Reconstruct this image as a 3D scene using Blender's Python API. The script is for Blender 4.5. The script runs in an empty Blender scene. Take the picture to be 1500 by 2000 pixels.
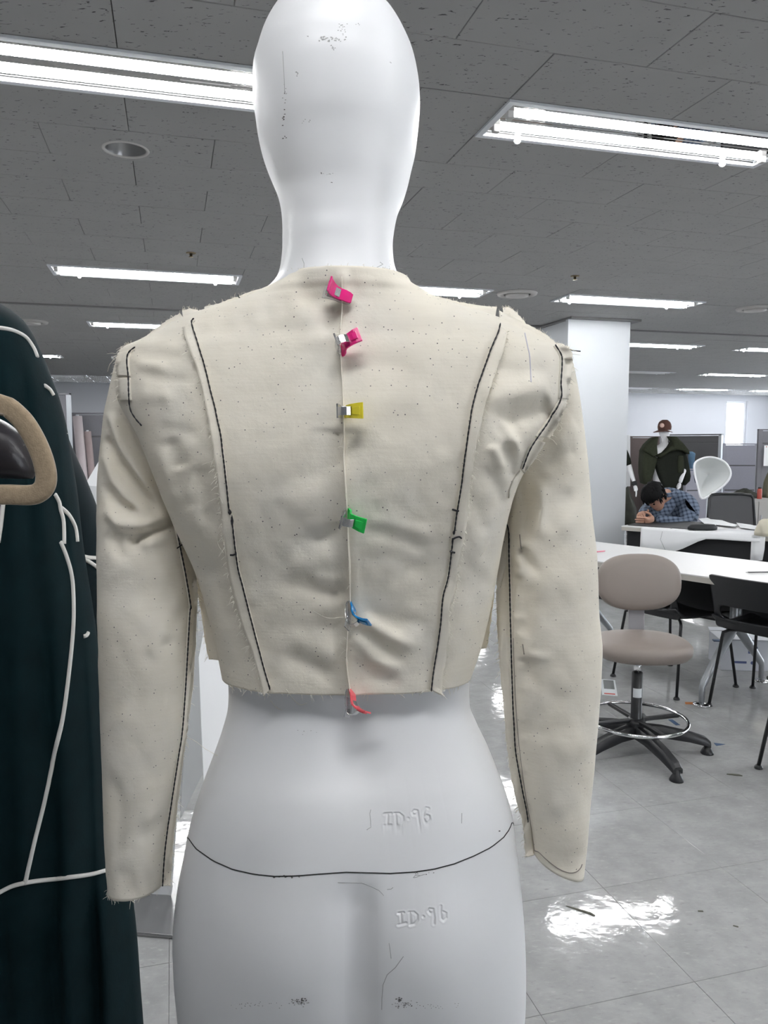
import bpy, bmesh, math, random
import numpy as np
from mathutils import Vector, Matrix
from mathutils.bvhtree import BVHTree
random.seed(7); np.random.seed(7)
scn = bpy.context.scene
COL = scn.collection

# ------------------------------------------------------------------ camera
FPX, CAMH = 1502.0, 1.43
PITCH = math.atan(135 / FPX)
cam = bpy.data.cameras.new('camera')
cam.sensor_fit = 'VERTICAL'; cam.sensor_height = 24.0; cam.lens = FPX / 2000 * 24.0
cam.clip_start = 0.02; cam.clip_end = 100
camo = bpy.data.objects.new('camera', cam); COL.objects.link(camo)
camo.location = (0, 0, CAMH); camo.rotation_euler = (math.pi / 2 - PITCH, 0, 0)
scn.camera = camo

# ------------------------------------------------------------------ sky / exposure
world = bpy.data.worlds.new('sky'); scn.world = world; world.use_nodes = True
wn = world.node_tree.nodes; wn.clear()
bg = wn.new('ShaderNodeBackground'); bg.inputs[0].default_value = (0.86, 0.92, 1.0, 1); bg.inputs[1].default_value = 6.5
wo = wn.new('ShaderNodeOutputWorld'); world.node_tree.links.new(bg.outputs[0], wo.inputs[0])
scn.view_settings.view_transform = 'Standard'; scn.view_settings.look = 'None'
scn.view_settings.gamma = 1.0; scn.view_settings.use_curve_mapping = False
scn.view_settings.exposure = 0.90
TUBE_W = 58.0

# ------------------------------------------------------------------ projection helpers (design only)
CT, ST = math.cos(PITCH), math.sin(PITCH)
def ray(px, py):
    x = (px - 750) / FPX; u = (1000 - py) / FPX
    return Vector((x, CT + u * ST, -ST + u * CT))
CAMV = Vector((0, 0, CAMH))
def at(px, py, Y):
    d = ray(px, py); return CAMV + d * (Y / d.y)
def onz(px, py, z=0.0):
    d = ray(px, py); return CAMV + d * ((z - CAMH) / d.z)
def proj_np(V):
    X = V[:, 0]; Y = V[:, 1]; Z = V[:, 2] - CAMH
    w = Y * CT - Z * ST; u = Y * ST + Z * CT
    return 750 + FPX * X / w, 1000 - FPX * u / w
RZ = math.radians(15.4)                       # the room is turned against the view
AV = Vector((math.cos(RZ), math.sin(RZ), 0)); BV = Vector((-math.sin(RZ), math.cos(RZ), 0))
def room(a, b, z=0.0): return AV * a + BV * b + Vector((0, 0, z))
CEIL = 2.535

# ------------------------------------------------------------------ mesh builder
class MB:
    def __init__(s): s.v = []; s.f = []
    def add(s, vs, fs):
        o = len(s.v); s.v += [tuple(p) for p in vs]; s.f += [tuple(i + o for i in f) for f in fs]; return s
    def box(s, c, d, M=None, bev=0.0):
        x, y, z = d[0] / 2, d[1] / 2, d[2] / 2
        if bev <= 0:
            vs = [Vector((sx * x, sy * y, sz * z)) for sz in (-1, 1) for sy in (-1, 1) for sx in (-1, 1)]
            fs = [(0, 2, 3, 1), (4, 5, 7, 6), (0, 1, 5, 4), (2, 6, 7, 3), (0, 4, 6, 2), (1, 3, 7, 5)]
        else:
            bm = bmesh.new(); bmesh.ops.create_cube(bm, size=1)
            for v in bm.verts: v.co = Vector((v.co.x * d[0], v.co.y * d[1], v.co.z * d[2]))
            bmesh.ops.bevel(bm, geom=bm.edges[:], offset=bev, segments=2, affect='EDGES', profile=0.5)
            bm.verts.index_update(); vs = [v.co.copy() for v in bm.verts]; fs = [[v.index for v in f.verts] for f in bm.faces]; bm.free()
        c = Vector(c)
        return s.add([(M @ v if M else v) + c for v in vs], fs)
    def tube(s, path, r, n=8, cap=True, flat=None):
        P = [Vector(p) for p in path]
        R = r if isinstance(r, (list, tuple)) else [r] * len(P)
        up = Vector((0, 0, 1)); prev = None; vs = []; fs = []
        for i, p in enumerate(P):
            t = (P[min(i + 1, len(P) - 1)] - P[max(i - 1, 0)])
            if t.length < 1e-9: t = Vector((0, 0, 1))
            t.normalize()
            if prev is None:
                a = up if abs(t.dot(up)) < 0.9 else Vector((1, 0, 0))
                x = t.cross(a).normalized()
            else:
                x = (prev - t * prev.dot(t))
                x = x.normalized() if x.length > 1e-6 else t.orthogonal().normalized()
            prev = x; y = t.cross(x)
            for k in range(n):
                an = 2 * math.pi * k / n
                vs.append(p + (x * math.cos(an) + y * math.sin(an)) * R[i])
        for i in range(len(P) - 1):
            for k in range(n):
                a = i * n + k; b = i * n + (k + 1) % n
                fs.append((a, b, b + n, a + n))
        if cap:
            fs.append(tuple(reversed(range(n)))); fs.append(tuple(range((len(P) - 1) * n, len(P) * n)))
        return s.add(vs, fs)
    def loop(s, path, r, n=8):
        P = [Vector(p) for p in path]; m = len(P); vs = []; fs = []
        c = sum(P, Vector()) / m
        nrm = (P[1] - P[0]).cross(P[m // 3] - P[0])
        nrm.normalize()
        for i, p in enumerate(P):
            t = (P[(i + 1) % m] - P[i - 1]).normalized(); x = t.cross(nrm).normalized()
            for k in range(n):
                an = 2 * math.pi * k / n
                vs.append(p + (x * math.cos(an) + nrm * math.sin(an)) * r)
        for i in range(m):
            for k in range(n):
                fs.append((i * n + k, i * n + (k + 1) % n, ((i + 1) % m) * n + (k + 1) % n, ((i + 1) % m) * n + k))
        return s.add(vs, fs)
    def lathe(s, prof, c=(0, 0, 0), n=24, M=None, cap=True):
        c = Vector(c); vs = []; fs = []
        for r, z in prof:
            for k in range(n):
                an = 2 * math.pi * k / n; v = Vector((r * math.cos(an), r * math.sin(an), z))
                vs.append((M @ v if M else v) + c)
        for i in range(len(prof) - 1):
            for k in range(n):
                fs.append((i * n + k, i * n + (k + 1) % n, (i + 1) * n + (k + 1) % n, (i + 1) * n + k))
        if cap and prof[0][0] > 1e-5: fs.append(tuple(reversed(range(n))))
        if cap and prof[-1][0] > 1e-5: fs.append(tuple(range((len(prof) - 1) * n, len(prof) * n)))
        return s.add(vs, fs)
    def rings(s, R, cap=(True, True), closed=True):
        n = len(R[0]); vs = [p for r in R for p in r]; fs = []
        for i in range(len(R) - 1):
            for k in range(n if closed else n - 1):
                fs.append((i * n + k, i * n + (k + 1) % n, (i + 1) * n + (k + 1) % n, (i + 1) * n + k))
        if cap[0]: fs.append(tuple(reversed(range(n))))
        if cap[1]: fs.append(tuple(range((len(R) - 1) * n, len(R) * n)))
        return s.add(vs, fs)
    def prism(s, poly, d):
        """extrude 3-D polygon by vector d"""
        P = [Vector(p) for p in poly]; d = Vector(d); n = len(P)
        fs = [tuple(range(n)), tuple(reversed(range(n, 2 * n)))] + [(i, n + i, n + (i + 1) % n, (i + 1) % n)[::-1] for i in range(n)]
        return s.add(P + [p + d for p in P], fs)
    def mesh(s, name, smooth=False, origin=None, fix=True):
        me = bpy.data.meshes.new(name)
        v = s.v
        if origin is not None: v = [(p[0] - origin[0], p[1] - origin[1], p[2] - origin[2]) for p in v]
        me.from_pydata(v, [], s.f)
        if fix:
            bm = bmesh.new(); bm.from_mesh(me); bmesh.ops.recalc_face_normals(bm, faces=bm.faces[:]); bm.to_mesh(me); bm.free()
        if smooth:
            me.polygons.foreach_set('use_smooth', [True] * len(me.polygons))
        me.update(); return me
    def build(s, name, m, parent=None, smooth=False, origin=None, fix=True):
        me = s.mesh(name, smooth, origin, fix)
        if m: me.materials.append(m)
        o = bpy.data.objects.new(name, me); COL.objects.link(o)
        if parent: o.parent = parent
        elif origin is not None: o.location = origin
        return o
    def bvh(s): return BVHTree.FromPolygons(s.v, s.f)

def auto(o, ang=40):
    """smooth by angle, written to the mesh"""
    me = o.data; bm = bmesh.new(); bm.from_mesh(me)
    for f in bm.faces: f.smooth = True
    for e in bm.edges:
        if len(e.link_faces) == 2 and e.calc_face_angle(0) > math.radians(ang): e.smooth = False
    bm.to_mesh(me); bm.free(); return o
def tag(o, label, cat, group=None):
    o['label'] = label; o['category'] = cat
    if group: o['group'] = group
    return o
def thing(name, label, cat, loc=(0, 0, 0), rz=0.0, group=None):
    o = bpy.data.objects.new(name, None); COL.objects.link(o); o.empty_display_size = 0.1
    o.location = loc; o.rotation_euler = (0, 0, rz)
    return tag(o, label, cat, group)
def struct(o): o['kind'] = 'structure'; return o
def copy_tree(o, parent=None):
    c = o.copy(); COL.objects.link(c)
    if parent: c.parent = parent
    for ch in list(o.children): copy_tree(ch, c)
    return c

# ------------------------------------------------------------------ materials
def mat(name, col, rough=0.5, metal=0.0, spec=0.5, sheen=0.0, alpha=1.0, trans=0.0, emit=None, noise=None, bump=None, coat=0.0):
    """noise=(scale, amount) tints the colour, bump=(scale, strength, distance)"""
    m = bpy.data.materials.new(name); m.use_nodes = True
    nt = m.node_tree; b = nt.nodes['Principled BSDF']
    b.inputs['Base Color'].default_value = (*col, 1); b.inputs['Roughness'].default_value = rough
    b.inputs['Metallic'].default_value = metal; b.inputs['Specular IOR Level'].default_value = spec
    if sheen: b.inputs['Sheen Weight'].default_value = sheen; b.inputs['Sheen Roughness'].default_value = 0.4
    if trans: b.inputs['Transmission Weight'].default_value = trans
    if coat: b.inputs['Coat Weight'].default_value = coat
    if alpha < 1: b.inputs['Alpha'].default_value = alpha
    if emit: b.inputs['Emission Color'].default_value = (*emit[0], 1); b.inputs['Emission Strength'].default_value = emit[1]
    tc = None
    if noise or bump: tc = nt.nodes.new('ShaderNodeTexCoord')
    if noise:
        n = nt.nodes.new('ShaderNodeTexNoise'); n.inputs['Scale'].default_value = noise[0]; n.inputs['Detail'].default_value = 4
        nt.links.new(tc.outputs['Object'], n.inputs['Vector'])
        mx = nt.nodes.new('ShaderNodeMix'); mx.data_type = 'RGBA'
        lo = [c * (1 - noise[1]) for c in col]; hi = [min(1, c * (1 + noise[1])) for c in col]
        mx.inputs[6].default_value = (*lo, 1); mx.inputs[7].default_value = (*hi, 1)
        nt.links.new(n.outputs['Fac'], mx.inputs[0]); nt.links.new(mx.outputs[2], b.inputs['Base Color'])
    if bump:
        n = nt.nodes.new('ShaderNodeTexNoise'); n.inputs['Scale'].default_value = bump[0]; n.inputs['Detail'].default_value = 3
        nt.links.new(tc.outputs['Object'], n.inputs['Vector'])
        bp = nt.nodes.new('ShaderNodeBump'); bp.inputs['Strength'].default_value = bump[1]; bp.inputs['Distance'].default_value = bump[2]
        nt.links.new(n.outputs['Fac'], bp.inputs['Height']); nt.links.new(bp.outputs[0], b.inputs['Normal'])
    return m
def N(nt, t, **kw):
    n = nt.nodes.new('ShaderNode' + t)
    for k, v in kw.items():
        if k in ('operation', 'data_type', 'blend_type', 'feature', 'wave_type', 'bands_direction', 'noise_dimensions'): setattr(n, k, v)
        else: n.inputs[int(k[1:]) if k[0] == 'i' and k[1:].isdigit() else k].default_value = v
    return n
def mapped(nt, scale, rot=(0, 0, 0), src='pos'):
    if src == 'pos': g = nt.nodes.new('ShaderNodeNewGeometry'); o = g.outputs['Position']
    else: g = nt.nodes.new('ShaderNodeTexCoord'); o = g.outputs['Object']
    mp = nt.nodes.new('ShaderNodeMapping'); mp.inputs['Rotation'].default_value = rot; mp.inputs['Scale'].default_value = scale
    nt.links.new(o, mp.inputs['Vector']); return mp.outputs[0]
def ramp(nt, fac, stops):
    r = nt.nodes.new('ShaderNodeValToRGB'); el = r.color_ramp.elements
    while len(el) < len(stops): el.new(0.5)
    for e, (p, c) in zip(el, stops): e.position = p; e.color = (*c, 1) if len(c) == 3 else c
    nt.links.new(fac, r.inputs[0]); return r.outputs[0]
def mixc(nt, fac, a, b):
    m = nt.nodes.new('ShaderNodeMix'); m.data_type = 'RGBA'
    for s, v in ((6, a), (7, b)):
        if hasattr(v, 'node'): nt.links.new(v, m.inputs[s])
        else: m.inputs[s].default_value = (*v, 1)
    if hasattr(fac, 'node'): nt.links.new(fac, m.inputs[0])
    else: m.inputs[0].default_value = fac
    return m.outputs[2]

def floor_material():
    m = mat('vinyl_floor', (0.42, 0.43, 0.43), 0.12); nt = m.node_tree; b = nt.nodes['Principled BSDF']; L = nt.links
    v = mapped(nt, (1, 1, 1), (0, 0, -RZ))
    n1 = N(nt, 'TexNoise', Scale=9.0, Detail=6.0, Roughness=0.65); L.new(v, n1.inputs['Vector'])
    vs = mapped(nt, (28, 75, 1), (0, 0, -RZ - 0.5))
    n2 = N(nt, 'TexNoise', Scale=1.0, Detail=5.0, Roughness=0.7); L.new(vs, n2.inputs['Vector'])
    c1 = ramp(nt, n1.outputs['Fac'], [(0.3, (0.335, 0.34, 0.338)), (0.7, (0.445, 0.45, 0.447))])
    f2 = ramp(nt, n2.outputs['Fac'], [(0.34, (1, 1, 1)), (0.45, (0.05, 0.05, 0.05)), (0.56, (0.05, 0.05, 0.05)), (0.68, (0.8, 0.8, 0.8))])
    c2 = mixc(nt, n2.outputs['Fac'], (0.20, 0.205, 0.205), (0.62, 0.62, 0.61))
    c = mixc(nt, f2, c1, c2)
    L.new(c, b.inputs['Base Color'])
    r = ramp(nt, n1.outputs['Fac'], [(0.3, (0.035, 0.035, 0.035)), (0.75, (0.11, 0.11, 0.11))]); L.new(r, b.inputs['Roughness'])
    vb = mapped(nt, (1, 1, 1), (0, 0, -RZ)); n3 = N(nt, 'TexNoise', Scale=16.0, Detail=3.0); L.new(vb, n3.inputs['Vector'])
    bp = N(nt, 'Bump', Strength=0.15, Distance=0.005); L.new(n3.outputs['Fac'], bp.inputs['Height']); L.new(bp.outputs[0], b.inputs['Normal'])
    return m
def ceiling_material():
    m = mat('fissured_tile', (0.4, 0.4, 0.4), 0.9, spec=0.1); nt = m.node_tree; b = nt.nodes['Principled BSDF']; L = nt.links
    v = mapped(nt, (45, 120, 1), (0, 0, -RZ)); n = N(nt, 'TexNoise', Scale=1.0, Detail=2.5, Roughness=0.55, Distortion=0.6); L.new(v, n.inputs['Vector'])
    v2 = mapped(nt, (6, 6, 1), (0, 0, -RZ)); n2 = N(nt, 'TexNoise', Scale=1.0, Detail=2.0); L.new(v2, n2.inputs['Vector'])
    f = ramp(nt, n.outputs['Fac'], [(0.305, (1, 1, 1)), (0.345, (0, 0, 0))])
    base = mixc(nt, n2.outputs['Fac'], (0.37, 0.37, 0.366), (0.405, 0.405, 0.40))
    L.new(mixc(nt, f, base, (0.10, 0.10, 0.10)), b.inputs['Base Color'])
    bp = N(nt, 'Bump', Strength=0.5, Distance=0.003); bp.invert = True; L.new(f, bp.inputs['Height']); L.new(bp.outputs[0], b.inputs['Normal'])
    return m
def calico_material():
    m = mat('unbleached_calico', (0.70, 0.65, 0.55), 0.9, spec=0.15); nt = m.node_tree; b = nt.nodes['Principled BSDF']; L = nt.links
    v = mapped(nt, (1, 1, 1), src='pos')
    vo = N(nt, 'TexVoronoi', Scale=165.0); L.new(v, vo.inputs['Vector'])
    lt = N(nt, 'Math', operation='LESS_THAN', i1=0.105); L.new(vo.outputs['Distance'], lt.inputs[0])
    sp = nt.nodes.new('ShaderNodeSeparateColor'); L.new(vo.outputs['Color'], sp.inputs[0])
    gt = N(nt, 'Math', operation='GREATER_THAN', i1=0.12); L.new(sp.outputs[0], gt.inputs[0])
    mu = N(nt, 'Math', operation='MULTIPLY'); L.new(lt.outputs[0], mu.inputs[0]); L.new(gt.outputs[0], mu.inputs[1])
    mu2 = N(nt, 'Math', operation='MULTIPLY'); L.new(mu.outputs[0], mu2.inputs[0]); L.new(sp.outputs[1], mu2.inputs[1])
    vs = mapped(nt, (30, 30, 420), src='pos'); n = N(nt, 'TexNoise', Scale=1.0, Detail=3.0); L.new(vs, n.inputs['Vector'])
    nb = N(nt, 'TexNoise', Scale=14.0, Detail=3.0); L.new(v, nb.inputs['Vector'])
    c1 = mixc(nt, n.outputs['Fac'], (0.79, 0.735, 0.625), (0.85, 0.80, 0.695))
    c2 = mixc(nt, ramp(nt, nb.outputs['Fac'], [(0.45, (0, 0, 0)), (0.75, (0.5, 0.5, 0.5))]), c1, (0.73, 0.71, 0.66))
    L.new(mixc(nt, mu2.outputs[0], c2, (0.05, 0.045, 0.06)), b.inputs['Base Color'])
    wv = mapped(nt, (1500, 1500, 1900), src='pos'); n4 = N(nt, 'TexNoise', Scale=1.0, Detail=1.0); L.new(wv, n4.inputs['Vector'])
    ad = N(nt, 'Math', operation='ADD'); L.new(n.outputs['Fac'], ad.inputs[0]); L.new(n4.outputs['Fac'], ad.inputs[1])
    bp = N(nt, 'Bump', Strength=0.25, Distance=0.0006); L.new(ad.outputs[0], bp.inputs['Height'])
    nw = N(nt, 'TexNoise', Scale=26.0, Detail=4.0, Roughness=0.6); L.new(v, nw.inputs['Vector'])
    bp2 = N(nt, 'Bump', Strength=0.35, Distance=0.004); L.new(nw.outputs['Fac'], bp2.inputs['Height']); L.new(bp.outputs[0], bp2.inputs['Normal'])
    L.new(bp2.outputs[0], b.inputs['Normal'])
    return m
def plaid_material():
    m = mat('plaid_shirt', (0.1, 0.14, 0.2), 0.85, spec=0.2); nt = m.node_tree; b = nt.nodes['Principled BSDF']; L = nt.links
    v = mapped(nt, (1, 1, 1), (0.3, 0.2, 0.5), src='obj')
    fs = []
    for d in ('X', 'Z'):
        w = N(nt, 'TexWave', Scale=9.0, Distortion=1.5, Detail=1.0, bands_direction=d); L.new(v, w.inputs['Vector'])
        fs.append(ramp(nt, w.outputs['Fac'], [(0.55, (0, 0, 0)), (0.75, (1, 1, 1))]))
    ad = N(nt, 'Math', operation='ADD'); L.new(fs[0], ad.inputs[0]); L.new(fs[1], ad.inputs[1])
    hf = N(nt, 'Math', operation='MULTIPLY', i1=0.5); L.new(ad.outputs[0], hf.inputs[0])
    L.new(mixc(nt, hf.outputs[0], (0.16, 0.20, 0.27), (0.035, 0.05, 0.08)), b.inputs['Base Color'])
    return m

M = {}
M['floor'] = floor_material(); M['ceiling'] = ceiling_material(); M['calico'] = calico_material(); M['plaid'] = plaid_material()
M['joint'] = mat('dark_joint', (0.08, 0.08, 0.075), 0.9)
M['floor_joint'] = mat('floor_joint', (0.22, 0.22, 0.215), 0.6)
M['wall'] = mat('wall_paint', (0.52, 0.535, 0.57), 0.8, noise=(1.5, 0.03))
M['column'] = mat('column_paint', (0.52, 0.54, 0.56), 0.7, noise=(1.5, 0.03))
M['trim'] = mat('grey_trim', (0.20, 0.20, 0.20), 0.6)
M['white_metal'] = mat('white_enamel', (0.72, 0.75, 0.78), 0.4)
M['mirror'] = mat('mirror_reflector', (0.55, 0.54, 0.53), 0.0, metal=1.0, noise=(7, 0.2))
M['inner'] = mat('fixture_inner_wall', (0.16, 0.16, 0.16), 0.5)
M['tube_on'] = mat('lit_tube', (0.9, 0.9, 0.9), 0.5, emit=((0.975, 0.985, 1.0), TUBE_W))
M['tube_off'] = mat('unlit_tube', (0.75, 0.75, 0.75), 0.4)
M['socket'] = mat('tube_socket', (0.45, 0.45, 0.44), 0.5)
M['vent'] = mat('diffuser', (0.50, 0.49, 0.47), 0.5)
M['dark_metal'] = mat('downlight_cone', (0.42, 0.42, 0.42), 0.3, metal=0.7)
M['brass'] = mat('sprinkler_brass', (0.25, 0.20, 0.12), 0.4, metal=0.7)
M['mannequin'] = mat('matt_white_lacquer', (0.85, 0.855, 0.865), 0.42, noise=(6, 0.02), bump=(60, 0.03, 0.001))
M['gap'] = mat('dark_gap', (0.03, 0.03, 0.03), 0.9)
M['scuff'] = mat('grey_scuff', (0.16, 0.155, 0.15), 0.8)
M['scuff_light'] = mat('pale_scuff', (0.42, 0.42, 0.42), 0.8)
M['thread'] = mat('black_thread', (0.012, 0.012, 0.016), 0.7)
M['lint'] = mat('cream_thread', (0.80, 0.76, 0.66), 0.9)
M['pencil'] = mat('pencil_line', (0.28, 0.25, 0.22), 0.8)
M['blue_pencil'] = mat('lilac_chalk', (0.55, 0.53, 0.60), 0.9)
M['clip_clear'] = mat('clear_plastic', (0.90, 0.90, 0.92), 0.08, trans=0.85)
M['steel'] = mat('spring_steel', (0.62, 0.62, 0.62), 0.22, metal=1.0)
M['chrome'] = mat('chrome', (0.75, 0.75, 0.76), 0.08, metal=1.0)
def plastic(n, c): return mat(n, c, 0.18, trans=0.12, emit=None)
M['pink'] = plastic('pink_plastic', (0.90, 0.03, 0.26)); M['yellow'] = plastic('yellow_plastic', (0.95, 0.82, 0.06))
M['green'] = plastic('green_plastic', (0.03, 0.75, 0.13)); M['blue'] = plastic('blue_plastic', (0.01, 0.24, 0.58))
M['coral'] = plastic('coral_plastic', (1.0, 0.14, 0.17))
M['teal'] = mat('dark_green_cloth', (0.0022, 0.0125, 0.0155), 0.85, spec=0.12, noise=(30, 0.35), bump=(220, 0.2, 0.001))
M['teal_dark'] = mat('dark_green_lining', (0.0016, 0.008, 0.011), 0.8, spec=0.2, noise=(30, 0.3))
M['piping'] = mat('white_piping', (0.74, 0.73, 0.70), 0.7, bump=(900, 0.3, 0.0006))
M['velvet'] = mat('tan_flock', (0.34, 0.265, 0.18), 0.95, spec=0.1, sheen=0.5, noise=(260, 0.3), bump=(700, 0.5, 0.001))
M['leather'] = mat('black_leather', (0.018, 0.016, 0.020), 0.34, bump=(160, 0.25, 0.001))
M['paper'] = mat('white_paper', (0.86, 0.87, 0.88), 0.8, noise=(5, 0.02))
M['paper_shaded'] = mat('shaded_white_paper', (0.60, 0.61, 0.61), 0.7, noise=(5, 0.03))  # white paper again, with the shade of its turned-away fold put into the colour
M['panel_grey'] = mat('grey_partition_cloth', (0.1827, 0.1827, 0.1997), 0.9, noise=(60, 0.06))
M['panel_dark'] = mat('dark_partition_cloth', (0.1148, 0.1148, 0.1190), 0.9, noise=(60, 0.06))
M['panel_lilac'] = mat('pale_partition_cloth', (0.3400, 0.3400, 0.3910), 0.9, noise=(60, 0.05))
M['panel_brown'] = mat('brown_partition_cloth', (0.1318, 0.1062, 0.1020), 0.9, noise=(60, 0.06))
M['alu'] = mat('aluminium_post', (0.50, 0.53, 0.56), 0.4, metal=0.3)
M['pinkroll'] = mat('pale_pink_cloth', (0.4760, 0.4250, 0.4335), 0.9, noise=(20, 0.05))
M['pinkroll2'] = mat('dusky_pink_cloth', (0.3060, 0.2465, 0.2465), 0.9, noise=(20, 0.06))
M['table'] = mat('white_laminate', (0.70, 0.695, 0.69), 0.35)
M['table_edge'] = mat('beige_edging', (0.46, 0.44, 0.40), 0.6)
M['black'] = mat('black_panel', (0.008, 0.009, 0.011), 0.6)
M['black_plastic'] = mat('black_plastic', (0.010, 0.011, 0.013), 0.38, bump=(300, 0.1, 0.001))
M['grey_steel'] = mat('grey_painted_steel', (0.36, 0.38, 0.40), 0.35, metal=0.4)
M['vinyl'] = mat('beige_vinyl', (0.25, 0.212, 0.19), 0.5, noise=(8, 0.03), bump=(400, 0.08, 0.0005))
M['bracket'] = mat('grey_bracket', (0.38, 0.38, 0.40), 0.5)
M['label_white'] = mat('white_label', (0.75, 0.78, 0.80), 0.6)
M['label_blue'] = mat('blue_print', (0.10, 0.13, 0.28), 0.7)
M['red_print'] = mat('red_print', (0.55, 0.08, 0.07), 0.7)
M['grey_print'] = mat('grey_print', (0.20, 0.21, 0.21), 0.7)
M['carton'] = mat('white_carton', (0.62, 0.64, 0.68), 0.8, noise=(5, 0.03))
M['olive'] = mat('olive_wool', (0.0340, 0.0382, 0.0255), 0.95, spec=0.1, noise=(40, 0.25))
M['olive_dark'] = mat('dark_olive_wool', (0.0187, 0.0213, 0.0170), 0.95, spec=0.1, noise=(40, 0.25))
M['cap'] = mat('brown_cap', (0.085, 0.035, 0.025), 0.85)
M['cap_patch'] = mat('pale_patch', (0.60, 0.42, 0.36), 0.8)
M['denim'] = mat('blue_denim', (0.10, 0.19, 0.29), 0.85, noise=(9, 0.4))
M['denim_dark'] = mat('dark_denim', (0.02, 0.03, 0.055), 0.85)
M['skin'] = mat('skin', (0.42, 0.235, 0.165), 0.6, noise=(12, 0.06))
M['hair'] = mat('black_hair', (0.004, 0.004, 0.0045), 0.8, spec=0.2, bump=(150, 0.6, 0.004))
M['mesh_white'] = mat('white_stiff_mesh', (0.80, 0.82, 0.81), 0.7, alpha=0.72, bump=(120, 0.2, 0.002))
M['mat_black'] = mat('dark_cutting_mat', (0.012, 0.014, 0.016), 0.6)
M['chair_mesh'] = mat('grey_mesh_back', (0.10, 0.10, 0.105), 0.8)
M['camo'] = mat('dark_camouflage_cloth', (0.025, 0.027, 0.020), 0.9, noise=(14, 0.8))
M['khaki'] = mat('khaki_cloth', (0.13, 0.125, 0.085), 0.9, noise=(14, 0.2))
M['can'] = mat('orange_red_can', (0.40, 0.07, 0.05), 0.4)
M['cream'] = mat('cream_cloth', (0.66, 0.62, 0.50), 0.9)
M['cabinet'] = mat('pale_cabinet', (0.3995, 0.3910, 0.3740), 0.6)
M['base_plate'] = mat('brushed_base_plate', (0.42, 0.42, 0.42), 0.22, metal=0.9, noise=(9, 0.15))
M['tape_blue'] = mat('blue_tape', (0.05, 0.09, 0.17), 0.6)
M['grime'] = mat('dark_grime', (0.11, 0.11, 0.085), 0.8)
M['pinkmark'] = mat('pink_crayon', (0.80, 0.25, 0.33), 0.7)
M['orange'] = mat('orange_scrap', (0.55, 0.22, 0.08), 0.8)
M['glass'] = mat('window_glass', (1, 1, 1), 0.0, trans=1.0, spec=0.2)
# ================================================================== ROOM
A0, A1, B0, B1 = -7.5, 14.0, -5.0, 15.2
def room_box(a0, a1, b0, b1, z0, z1, mb=None):
    mb = mb or MB()
    P = [room(a, b, z) for z in (z0, z1) for b in (b0, b1) for a in (a0, a1)]
    return mb.add(P, [(0, 2, 3, 1), (4, 5, 7, 6), (0, 1, 5, 4), (2, 6, 7, 3), (0, 4, 6, 2), (1, 3, 7, 5)])
def wall_with_holes(name, fixed, c0, c1, span, holes, axis):
    """boxes around window openings. axis 'a': wall runs along A at B in (c0,c1)"""
    mb = MB(); s0, s1 = span; z0, z1 = 0.0, CEIL
    def seg(x0, x1, za, zb):
        if x1 - x0 < 1e-4 or zb - za < 1e-4: return
        if axis == 'a': room_box(x0, x1, c0, c1, za, zb, mb)
        else: room_box(c0, c1, x0, x1, za, zb, mb)
    x = s0
    for h0, h1, za, zb in sorted(holes):
        seg(x, h0, z0, z1); seg(h0, h1, z0, za); seg(h0, h1, zb, z1); x = h1
    seg(x, s1, z0, z1)
    return struct(mb.build(name, M['wall'], fix=False))
win_far = [(12.42, 13.0, 0.9, 2.40)]
win_right = [(0.6 + 3.6 * k, 3.6 + 3.6 * k, 0.75, 2.40) for k in range(4)]
win_near = [(4.6 + 3.3 * k, 7.2 + 3.3 * k, 0.9, 2.35) for k in range(1)]
wall_with_holes('wall_back', 0, B1, B1 + 0.2, (A0 - 0.2, A1 + 0.2), win_far, 'a')
wall_with_holes('wall_front', 0, B0 - 0.2, B0, (A0 - 0.2, A1 + 0.2), win_near, 'a')
wall_with_holes('wall_right', 0, A1, A1 + 0.2, (B0, B1), win_right, 'b')
wall_with_holes('wall_left', 0, A0 - 0.2, A0, (B0, B1), [], 'b')
def window(k, h, axis, c):
    x0, x1, za, zb = h; fr = 0.05; mb = MB()
    def bx(u0, u1, z0, z1, t0, t1, m=mb):
        if axis == 'a': room_box(u0, u1, c + t0, c + t1, z0, z1, m)
        else: room_box(c + t0, c + t1, u0, u1, z0, z1, m)
    bx(x0, x1, za, za + fr, 0.06, 0.14); bx(x0, x1, zb - fr, zb, 0.06, 0.14)
    xm = (x0 + x1) / 2
    for q in ((x0, xm - fr / 2, x1 - fr) if x1 - x0 > 1 else (x0, x1 - fr)): bx(q, q + fr, za + fr, zb - fr, 0.06, 0.14)
    o = struct(mb.build('window_%d' % k, M['white_metal'], fix=False))
    for q0, q1 in (((x0 + fr, xm - fr / 2), (xm + fr / 2, x1 - fr)) if x1 - x0 > 1 else ((x0 + fr, x1 - fr),)):
        g = MB(); bx(q0, q1, za + fr, zb - fr, 0.095, 0.105, g); g.build('pane', M['glass'], o, fix=False)
k = 1
for h in win_far: window(k, h, 'a', B1); k += 1
for h in win_right: window(k, h, 'b', A1); k += 1
for h in win_near: window(k, h, 'a', B0 - 0.2); k += 1
for nm, bx_ in (('baseboard_back', (A0, A1, B1 - 0.012, B1)), ('baseboard_left', (A0, A0 + 0.012, B0, B1)), ('baseboard_right', (A1 - 0.012, A1, B0, B1))):
    struct(room_box(*bx_, 0.0, 0.09).build(nm, M['trim'], fix=False))

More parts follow.
